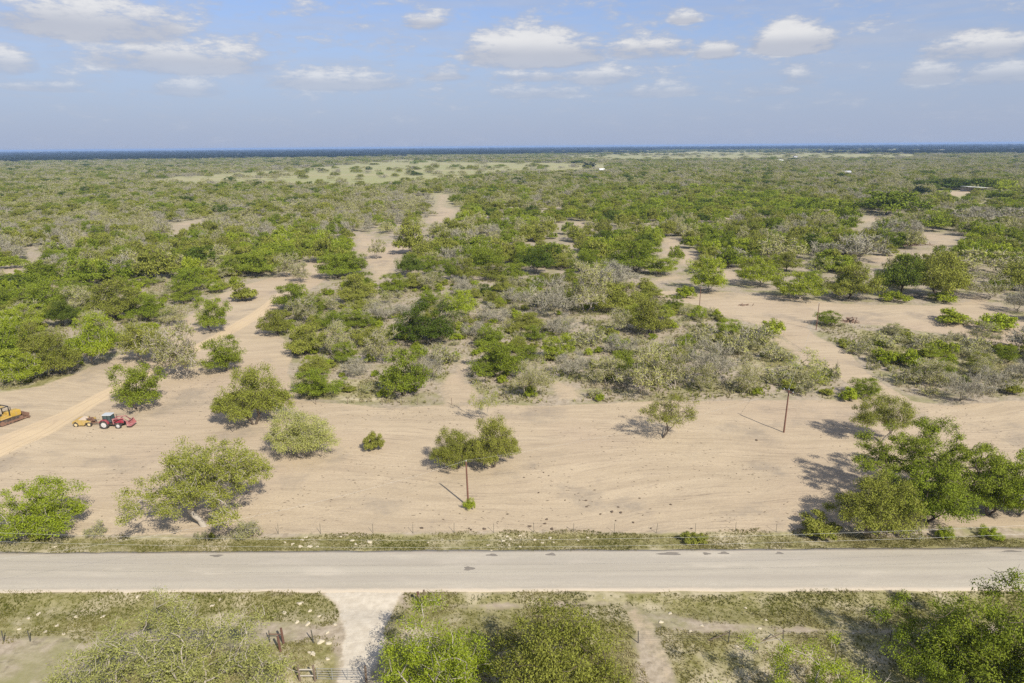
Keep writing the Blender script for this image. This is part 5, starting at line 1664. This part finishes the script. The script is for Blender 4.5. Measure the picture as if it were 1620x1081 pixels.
def build_dozer(x, y, rz):
    t = empty('bulldozer', (x, y, zat(x, y) - 0.02), rz)
    tag(t, 'yellow bulldozer with black roll cage at the left edge beside the dirt track', 'bulldozer')
    loop = [(-1.75, 0.20), (-1.45, 0.02), (1.45, 0.02), (1.80, 0.22), (1.86, 0.50), (1.65, 0.80), (0.2, 0.92), (-1.50, 1.02), (-1.84, 0.82), (-1.92, 0.48)]
    for s in (-1, 1):
        tr = make('track', STEEL, t, (bm_prism, loop, s * 0.74, s * 1.24))
        n_ = len(loop)
        calls = []
        for i in range(n_):
            a, b = Vector((loop[i][0], 0, loop[i][1])), Vector((loop[(i + 1) % n_][0], 0, loop[(i + 1) % n_][1]))
            m_ = max(1, int((b - a).length / 0.19))
            for j in range(m_):
                p = a.lerp(b, (j + 0.5) / m_)
                ang = math.atan2(b.z - a.z, b.x - a.x)
                calls.append((bm_box, (p.x, s * 0.99, p.z), (0.10, 0.54, 0.09), Matrix.Rotation(-ang, 3, 'Y')))
        make('track_shoes', STEEL, tr, *calls)
        make('track_frame', RUST, tr, (bm_box, (0, s * 1.255, 0.42), (2.5, 0.04, 0.26)))
        for k in range(5):
            make('roller', RUST, tr, (bm_cyl, (-1.1 + k * 0.55, s * 1.25, 0.26), (-1.1 + k * 0.55, s * 1.29, 0.26), 0.14))
        for px, pr in ((-1.5, 0.38), (1.45, 0.33)):
            make('sprocket', RUST, tr, (bm_cyl, (px, s * 1.25, 0.5), (px, s * 1.30, 0.5), pr, pr, 18))
        make('push_arm', RUST, t, (bm_bar, (0.2, s * 1.36, 0.36), (2.50, s * 1.36, 0.34), 0.10, 0.16))
    hood = make('hood', YEL, t, (bm_prism, [(-0.1, 0.75), (1.95, 0.75), (2.05, 1.0), (2.02, 1.55), (1.85, 1.72), (-0.1, 1.86)], -0.55, 0.55))
    bv = hood.modifiers.new('bevel', 'BEVEL')
    bv.width, bv.segments = 0.05, 2
    make('grille', BLACK, hood, (bm_box, (2.05, 0, 1.22), (0.06, 0.86, 0.55)))
    make('exhaust_pipe', STEEL, hood, (bm_cyl, (0.95, 0.2, 1.7), (0.95, 0.2, 2.35), 0.06))
    make('body', YEL, t, (bm_box, (-0.95, 0, 1.05), (1.75, 1.36, 0.75), None, 0.05))
    for s in (-1, 1):
        make('fender', YEL, t, (bm_box, (-0.75, s * 1.0, 1.18), (1.7, 0.52, 0.20), None, 0.04))
    make('fuel_tank', YEL, t, (bm_box, (-1.75, 0, 1.62), (0.50, 1.5, 0.85), None, 0.08))
    make('seat', BLACK, t, (bm_box, (-1.05, 0, 1.55), (0.6, 0.62, 0.22), None, 0.05), (bm_box, (-1.36, 0, 1.92), (0.16, 0.60, 0.62), None, 0.05))
    cage = make('roll_cage', BLACK, t, *[(bm_bar, (px, s * 0.86, 1.2), (px, s * 0.86, 2.86), 0.11, 0.11) for px in (-1.55, 0.05) for s in (-1, 1)],
                *[(bm_bar, (-1.62, s * 0.86, 2.88), (0.12, s * 0.86, 2.88), 0.11, 0.11) for s in (-1, 1)],
                (bm_bar, (-1.55, -0.86, 2.88), (-1.55, 0.86, 2.88), 0.11, 0.11), (bm_bar, (0.05, -0.86, 2.88), (0.05, 0.86, 2.88), 0.11, 0.11), (bm_bar, (-0.75, -0.86, 2.88), (-0.75, 0.86, 2.88), 0.09, 0.09))
    make('canopy', YELD, cage, (bm_box, (-0.95, 0, 2.965), (1.1, 1.60, 0.06)))
    make('blade', RUST, t, (bm_prism, [(2.45, 0.05), (2.55, 0.03), (2.50, 0.45), (2.62, 0.98), (2.50, 0.98), (2.40, 0.5)], -1.62, 1.62))
    return t


build_tractor(MISC['tractor'][0] - 0.1, MISC['tractor'][1] + 0.8, math.radians(1.5)).scale = (0.87, 0.87, 0.87)
build_scraper(MISC['scraper'][0] + 0.25, MISC['scraper'][1] + 0.8, math.radians(2.0)).scale = (0.87, 0.87, 0.87)
da, db = Vector(MISC['dozer_a']), Vector(MISC['dozer_b'])
dv = (db - da).normalized()
dang = math.atan2(dv.y, dv.x)
dcen = da + dv * 1.9 + Vector((-dv.y, dv.x)) * 1.0
build_dozer(dcen.x, dcen.y, dang - math.radians(14))

# ------------------------------------------------------------------ utility poles and wires
POLE = simple_mat('pole_wood', (0.165, 0.085, 0.060), 0.9, 0.35, 1.5, spec=0.15)
WIRE = simple_mat('wire_aluminium', (0.52, 0.50, 0.45), 0.5, 0.1, 2.0, metal=0.2)
PORC = simple_mat('porcelain', (0.55, 0.58, 0.55), 0.35, 0.1, 4.0)
TANK = simple_mat('transformer_grey', (0.42, 0.46, 0.45), 0.5, 0.15, 3.0)


def build_pole(x, y, h, label, arm_dir=None, tank=False, tilt=0.0, k=1.0):
    t = empty('utility_pole', (x, y, zat(x, y) - 0.1))
    t.rotation_euler = (0, tilt, 0)
    tag(t, label, 'utility pole', 'red-brown utility poles')
    make('pole', POLE, t, (bm_cyl, (0, 0, -0.4), (0, 0, h), 0.13 * k, 0.09 * k, 10))
    if arm_dir is not None:
        a = Vector((-arm_dir.y, arm_dir.x, 0))
        make('crossarm', POLE, t, (bm_bar, a * -0.95 + Vector((0, 0.12, h - 0.25)), a * 0.95 + Vector((0, 0.12, h - 0.25)), 0.10, 0.12))
        for s in (-0.85, 0.85):
            make('insulator', PORC, t, (bm_cyl, a * s + Vector((0, 0.12, h - 0.19)), a * s + Vector((0, 0.12, h + 0.03)), 0.05, 0.035, 8))
    make('pole_top_insulator', PORC, t, (bm_cyl, (0, 0, h), (0, 0, h + 0.2), 0.045, 0.035, 8))
    if tank:
        make('transformer', TANK, t, (bm_cyl, (0.28, -0.1, h - 1.25), (0.28, -0.1, h - 0.45), 0.20, 0.20, 12))
    return Vector((x, y, zat(x, y) - 0.1 + h))


p1, p2, p3, p4 = (Vector(MISC[k]) for k in ('pole1', 'pole2', 'pole3', 'pole4'))
d12 = (p2 - p1).normalized()
p0 = p1 - (p2 - p1) * 0.98
T1 = build_pole(p1.x, p1.y, 6.1, 'red-brown utility pole with a green tuft at its foot, nearest the road', None, tilt=-0.02)
T2 = build_pole(p2.x, p2.y, 6.9, 'red-brown utility pole on the right of the clearing with crossarm', d12.to_3d(), tilt=0.012)
T3 = build_pole(p3.x, p3.y, 6.8, 'thin far utility pole at the bend of the right dirt road', None, k=0.75)
T4 = build_pole(p4.x, p4.y, 6.6, 'utility pole standing in brush just past the dirt road junction', None, k=0.75)
T0 = build_pole(p0.x, p0.y, 6.6, 'utility pole just beyond the left edge beside the paved road', None)


def wire(name, a, b, sag, r, label, group='overhead wires', seg=40):
    segs = []
    prev = None
    for i in range(seg + 1):
        t = i / seg
        p = a.lerp(b, t)
        p.z -= sag * 4 * t * (1 - t)
        if prev is not None:
            segs.append((*prev, *p, r, r))
        prev = p
    V, Q = tubes(segs, 4)
    return tag(link(name, mesh_np(name, V, [Q], [WIRE])), label, 'wire', group)


up = Vector((0, 0, 0.15))
wire('overhead_wire', T0 + up, T1 + up, 1.5, 0.007, 'thin wire slanting up from the left edge to the near red pole')
wire('overhead_wire', T1 + up, T2 + up, 1.0, 0.006, 'thin wire from the near red pole to the pole with crossarm')
wire('overhead_wire', T2 + up, T4 + up, 0.9, 0.014, 'thin wire from the crossarm pole back to the pole in the brush')
wire('overhead_wire', T4 + up, T3 + up, 0.5, 0.014, 'thin wire between the two far poles by the dirt road junction')
# the line along the near side of the paved road
LA = build_pole(-66.0, 53.6, 10.2, 'roadside utility pole off to the left beside the near verge', Vector((1, 0, 0)))
LB = build_pole(70.0, 52.6, 11.1, 'roadside utility pole off to the right beside the near verge', Vector((1, 0, 0)))
off_a = Vector((0, 0.95, -0.1))
off_b = Vector((0, -0.65, -0.1))
wire('overhead_wire', LA + off_a, LB + off_a, 2.4, 0.008, 'upper of the two wires running along the far verge of the road')
wire('overhead_wire', LA + off_b, LB + off_b, 2.1, 0.008, 'lower of the two wires running along the far verge of the road')

# ------------------------------------------------------------------ fences, posts, gate
TPOST = simple_mat('t_post_steel', (0.10, 0.095, 0.075), 0.8, 0.3, 3.0, metal=0.2)
WPOST = simple_mat('post_wood', (0.17, 0.125, 0.09), 0.95, 0.35, 2.0)
RPOST = simple_mat('post_rust', (0.13, 0.066, 0.045), 0.9, 0.35, 2.0)
GPOST = simple_mat('post_green', (0.045, 0.075, 0.05), 0.7, 0.3, 2.0)
BWIRE = simple_mat('barbed_wire', (0.24, 0.21, 0.17), 0.7, 0.2, 2.0, metal=0.3)
GATE = simple_mat('gate_tube', (0.30, 0.30, 0.29), 0.6, 0.2, 3.0, metal=0.3)
RAIL = simple_mat('rail_weathered', (0.40, 0.36, 0.29), 0.9, 0.25, 3.0)


def build_fence(label, posts, h, mat, r, wires, group=None):
    t = empty('wire_fence', (posts[0][0], posts[0][1], 0))
    tag(t, label, 'fence', group)
    tops = []
    for i, (x, y) in enumerate(posts):
        z = zat(x, y)
        lx, ly = rng.normal(0, 0.05, 2)
        hh = h * rng.uniform(0.92, 1.12)
        make('post', mat, t, (bm_cyl, (x - posts[0][0], y - posts[0][1], z - 0.3), (x - posts[0][0] + lx, y - posts[0][1] + ly, z + hh), r, r * 0.85, 6))
        tops.append(Vector((x - posts[0][0] + lx * 0.8, y - posts[0][1] + ly * 0.8, z + h * 0.9)))
    for k in range(wires):
        segs = []
        for a, b in zip(tops[:-1], tops[1:]):
            dz = Vector((0, 0, -k * h * 0.85 / wires))
            segs.append((*(a + dz), *(b + dz), 0.006, 0.006))
        V, Q = tubes(segs, 3)
        link('wire_strand', mesh_np('wire_strand', V, [Q], [BWIRE]), t)
    return t


build_fence('low barbed-wire fence between the sandy clearing and the road verge', FENCE_FRONT, 1.15, TPOST, 0.024, 4, 'wire fences')
build_fence('short wire fence at the back of the clearing before the thicket', FENCE_BACK, 1.2, WPOST, 0.05, 3, 'wire fences')
left = [(p[0], p[1]) for p in NEAR_POSTS if p[0] < -15 and p[2] in 'tw'][:4]
right = [(p[0], p[1]) for p in NEAR_POSTS if p[0] > 0]
x0_ = left[0]
build_fence('wire fence below the road at the left, passing behind the pale mesquite', [(x0_[0] - 8, x0_[1])] + left, 1.15, TPOST, 0.05, 4, 'wire fences')
build_fence('wire fence below the road on the right side of the dry grass', right + [(right[-1][0] + 4.5, right[-1][1])], 1.2, TPOST, 0.05, 4, 'wire fences')
for x, y, k in NEAR_POSTS:
    if k == 'b':
        z = zat(x, y)
        tag(make('brace_pole', WPOST, None, (bm_cyl, (x - 1.9, y + 0.25, z - 0.1), (x - 0.02, y + 0.05, z + 1.0), 0.045, 0.04, 6)),
            'slanted wooden brace against the %s fence post on the right below the road' % ('nearer' if x < 20 else 'farther'), 'brace', 'fence braces')
cps = [p for p in NEAR_POSTS if p[2] == 'c']
for (x, y, k), lab in zip(cps, ('thick rusty corner post of the left fence beside the driveway', 'short rusty post standing apart in front of the corner post')):
    z = zat(x, y)
    tag(make('corner_post', RPOST, None, (bm_cyl, (x, y, z - 0.3), (x - 0.12, y + 0.05, z + 1.55), 0.11, 0.10, 9)), lab, 'post', 'rusty posts by the driveway')
c0 = cps[0]
tag(make('brace_rail', RPOST, None, (bm_cyl, (c0[0] - 1.25, c0[1] + 0.1, zat(c0[0], c0[1]) + 0.9), (c0[0] - 0.1, c0[1], zat(c0[0], c0[1]) + 0.95), 0.05, 0.05, 6)), 'rusty horizontal rail bracing the corner post beside the driveway', 'rail')
gp = [p for p in NEAR_POSTS if p[2] == 't' and -18 < p[0] < 0]
for (x, y, k), lab, mt in zip(gp, ('thin dark steel post between the corner post and the driveway', 'green steel post closest to the gravel driveway'), (TPOST, GPOST)):
    z = zat(x, y)
    tag(make('steel_post', mt, None, (bm_cyl, (x, y, z - 0.3), (x - 0.15, y, z + 1.35), 0.06, 0.05, 6)), lab, 'post', 'steel posts by the driveway')

gl, gm, gr2 = (Vector((*MISC[k], 0)) for k in ('gate_l', 'gate_m', 'gate_r'))
t = empty('gate_brace', gl)
tag(t, 'weathered two-post fence brace with two rails beside the gate', 'brace')
for p in (gl, gm):
    make('post', WPOST, t, (bm_cyl, p - gl + Vector((0, 0, -0.3)), p - gl + Vector((-0.06, 0, 1.55)), 0.10, 0.09, 9))
for z in (0.55, 1.15):
    make('rail', RAIL, t, (bm_cyl, Vector((0, 0, z)), gm - gl + Vector((0, 0, z)), 0.06, 0.06, 8))
t = empty('farm_gate', gm)
tag(t, 'grey tube farm gate across the gravel driveway at the bottom', 'gate')
gd = gr2 - gm
for z in (0.25, 0.5, 0.75, 1.0, 1.25):
    make('rail', GATE, t, (bm_cyl, gd * 0.05 + Vector((0, 0, z)), gd + Vector((0, 0, z)), 0.018, 0.018, 8))
for k in (0.05, 0.36, 0.68, 1.0):
    make('upright', GATE, t, (bm_cyl, gd * k + Vector((0, 0, 0.22)), gd * k + Vector((0, 0, 1.28)), 0.03, 0.03, 8))
make('gate_post', WPOST, t, (bm_cyl, gd * 1.06 + Vector((0, 0, -0.3)), gd * 1.06 + Vector((0, 0, 1.6)), 0.10, 0.09, 9))

px_, py_ = MISC['post_a']
z = zat(px_, py_)
t = empty('leaning_post', (px_, py_, z))
tag(t, 'dark charred forked wooden post leaning by the road and driveway', 'post')
make('main_post', WPOST, t, (bm_cyl, (0, 0, -0.3), (-0.05, 0.15, 1.55), 0.12, 0.10, 9))
make('side_post', WPOST, t, (bm_cyl, (-0.05, 0.05, 0.1), (-0.62, 0.1, 1.15), 0.10, 0.13, 9))
make('post_cap', RPOST, t, (bm_box, (-0.64, 0.1, 1.22), (0.22, 0.24, 0.28)))


# ------------------------------------------------------------------ stones, clods, brush piles
def lump_mesh(name, seed, mat, flat):
    g = np.random.default_rng(seed)
    bm = bmesh.new()
    bmesh.ops.create_icosphere(bm, subdivisions=2, radius=0.5)
    for v in bm.verts:
        d = v.co.normalized()
        k = 1 + 0.22 * math.sin(4 * d.x + seed) * math.cos(3 * d.y + seed * 2) + g.uniform(-0.07, 0.07)
        v.co = Vector((v.co.x * k, v.co.y * k * 0.8, v.co.z * k * flat))
    me = bpy.data.meshes.new(name)
    bm.to_mesh(me)
    bm.free()
    me.materials.append(mat)
    return me


STONE = simple_mat('limestone', (0.50, 0.435, 0.31), 0.95, 0.2, 2.0, spec=0.1)
CLOD = simple_mat('dark_clod', (0.115, 0.085, 0.06), 0.95, 0.35, 3.0, spec=0.1)
stone_me = [lump_mesh('stone', s, STONE, 0.34) for s in range(5)]
clod_me = [lump_mesh('dirt_clod', 20 + s, CLOD, 0.55) for s in range(4)]


def ordinal(i):
    return ORD[i]


far_st = sorted([s for s in STONES if s[1] > 60], key=lambda s: s[0] / s[1])
near_st = sorted([s for s in STONES if s[1] <= 60], key=lambda s: s[0] / s[1])
for sts, wh in ((far_st, 'far verge above the road'), (near_st, 'near verge below the road')):
    for i, (x, y, w) in enumerate(sts):
        o = link('stone', stone_me[i % 5], None, (x, y, zat(x, y) + 0.02))
        s = w * y * 1.12 / 1080 * 0.85
        o.scale = (s, s * 0.9, s)
        o.rotation_euler = (rng.uniform(-0.2, 0.2), rng.uniform(-0.2, 0.2), rng.uniform(0, 6.28))
        tag(o, 'pale cream stone on the %s, %s from left' % (wh, ordinal(i)), 'stone', 'pale stones on the verges')
cl = sorted(CLODS, key=lambda s: s[0] / s[1])
for i, (x, y, w) in enumerate(cl):
    o = link('dirt_clod', clod_me[i % 4], None, (x, y, zat(x, y) + 0.03))
    s = w * y * 1.08 / 1080 * 0.8
    o.scale = (s, s * 0.9, s * 0.8)
    o.rotation_euler = (0, 0, rng.uniform(0, 6.28))
    tag(o, 'small dark clod on the open sand, %s from left' % ordinal(i), 'clod', 'dark clods on the sand')


def brush_pile(x, y, w, h, n, label, mat):
    t = empty('brush_pile', (x, y, zat(x, y)))
    tag(t, label, 'brush pile', 'brush piles')
    for k in range(n):
        a = rng.uniform(0, 6.28)
        r_ = abs(rng.normal(0, 0.30)) * w
        c = Vector((math.cos(a) * r_, math.sin(a) * r_ * 0.6, max(0.1, h * (1 - r_ / w * 1.6) * rng.uniform(0.2, 1.0))))
        d = Vector((rng.normal(0, 1), rng.normal(0, 1), rng.normal(0, 0.28))).normalized() * rng.uniform(0.2, 0.5) * w * 0.6
        e0, e1 = c - d, c + d
        e0.z, e1.z = max(e0.z, 0.05), max(e1.z, 0.05)
        make('branch', mat, t, (bm_cyl, e0, e1, rng.uniform(0.05, 0.16), rng.uniform(0.03, 0.08), 6))
    return t


BRANCH = simple_mat('cut_branch', (0.20, 0.13, 0.09), 0.95, 0.4, 1.0)
brush_pile(*MISC['brushpile'], 10.0, 2.2, 46, 'brown heap of cut branches beside the far sand patch', BRANCH)
brush_pile(*MISC['brushpile2'], 4.2, 1.2, 26, 'small heap of cut branches beside the right dirt road', BRANCH)
brush_pile(*MISC['snag'], 4.6, 0.15, 9, 'few fallen branches lying in the wide dirt road', BRANCH)

# ------------------------------------------------------------------ far buildings
WALLM = simple_mat('wall_white', (0.62, 0.60, 0.56), 0.8, 0.08, 0.5)
ROOFM = simple_mat('roof_white_metal', (0.74, 0.74, 0.72), 0.45, 0.06, 0.5)
ROOFG = simple_mat('roof_grey', (0.40, 0.40, 0.41), 0.6, 0.1, 0.5)
WIN = simple_mat('window_dark', (0.03, 0.035, 0.04), 0.2, 0.1, 2.0)


def house(x, y, L, D, hw, hr, label, roof, rz, group='far farm houses'):
    t = empty('farm_house', (x, y, -0.1), rz)
    tag(t, label, 'house', group)
    make('wall', WALLM, t, (bm_box, (0, 0, hw / 2), (L, D, hw)))
    rf = make('roof', roof, t, (bm_prism, [(-D / 2 - 0.6, hw - 0.1), (0, hw + hr), (D / 2 + 0.6, hw - 0.1), (D / 2 + 0.6, hw + 0.12), (0, hw + hr + 0.22), (-D / 2 - 0.6, hw + 0.12)], -L / 2 - 0.5, L / 2 + 0.5))
    rf.rotation_euler = (0, 0, math.pi / 2)
    for k in range(3):
        make('window', WIN, t, (bm_box, (-L * 0.33 + k * L * 0.3, -D / 2 - 0.02, hw * 0.55), (1.4, 0.08, 1.3)))
    make('door', WIN, t, (bm_box, (L * 0.42, -D / 2 - 0.02, 1.05), (1.0, 0.08, 2.1)))
    return t


hs = [h for h in HOUSES if h[2] == 'h']
labs = ['white-roofed farm house far right below the tan field', 'pale house with light roof among trees far right, nearer than the others',
        'small distant house right of the white-roofed farm house', 'small white building at the far edge of the scrub right of centre']
dims = [(17, 9, 3.5, 2.6), (15, 8, 3.2, 2.4), (11, 7, 3, 2.2), (9, 6, 3.2, 2.0)]
for (x, y, k), lb, dm, rf in zip(hs, labs, dims, (ROOFM, ROOFG, ROOFG, ROOFM)):
    house(x, y, *dm, lb, rf, 0.25)
sx, sy, _ = [h for h in HOUSES if h[2] == 's'][0]
t = empty('open_shed', (sx, sy, -0.05), -0.05)
tag(t, 'long open shed with white roof under dark oaks far right', 'shed')
make('roof', ROOFM, t, (bm_prism, [(-9, 4.4), (9, 3.4), (9, 3.55), (-9, 4.55)], -5.5, 5.5))
for i in range(4):
    for s in (-1, 1):
        make('post', WPOST, t, (bm_cyl, (-8 + i * 5.3, s * 5.0, -0.2), (-8 + i * 5.3, s * 5.0, 4.25 - i * 0.3), 0.12, 0.12, 6))
make('back_wall', WALLM, t, (bm_box, (0, 5.2, 1.6), (17, 0.12, 3.2)))
VEH = simple_mat('car_paint_white', (0.72, 0.72, 0.70), 0.3, 0.05, 2.0, spec=0.5)


def parked_car(x, y, rz, label):
    t = empty('parked_car', (x, y, -0.05), rz)
    tag(t, label, 'car', 'white vehicles in the far scrub')
    body = make('body', VEH, t, (bm_prism, [(-2.3, 0.45), (2.3, 0.45), (2.35, 0.95), (1.1, 1.10), (0.55, 1.72), (-1.5, 1.78), (-2.25, 1.15)], -0.95, 0.95))
    bv_ = body.modifiers.new('bevel', 'BEVEL')
    bv_.width = 0.08
    for s in (-1, 1):
        make('side_window', WIN, t, (bm_prism, [(-1.4, 1.15), (0.8, 1.15), (0.45, 1.62), (-1.35, 1.66)], s * 0.955, s * 0.965))
        for wx in (-1.4, 1.4):
            wheel(t, wx, s * 0.86, 0.36, 0.24, TYRE, RIM, lugs=0)
    return t


vs_ = [h for h in HOUSES if h[2] == 'v']
for (x, y, k), lb in zip(vs_, ('white vehicle parked beside the open white-roofed shed', 'tiny white vehicle among trees right of centre', 'white vehicle half hidden by grey brush far right')):
    parked_car(x, y, rng.uniform(0, 3), lb)

# ------------------------------------------------------------------ the air
hz = bmesh.new()
bmesh.ops.create_cube(hz, size=1.0)
hme = bpy.data.meshes.new('haze')
hz.to_mesh(hme)
hz.free()
haze = link('haze', hme)
haze.scale = (70000.0, 44000.0, 49.0)
haze.location = (0.0, 15000.0, 21.5)
tag(haze, 'thin pale blue haze filling the air over the plain', 'haze', kind='stuff')
hm, hn, hout = new_mat('haze_air')
vol = hn.new('ShaderNodeVolumePrincipled')
vol.inputs['Color'].default_value = (0.42, 0.61, 0.96, 1.0)
vol.inputs['Density'].default_value = HAZE_DENSITY
vol.inputs['Anisotropy'].default_value = 0.0
hn.t.links.new(vol.outputs[0], hout.inputs['Volume'])
hme.materials.append(hm)
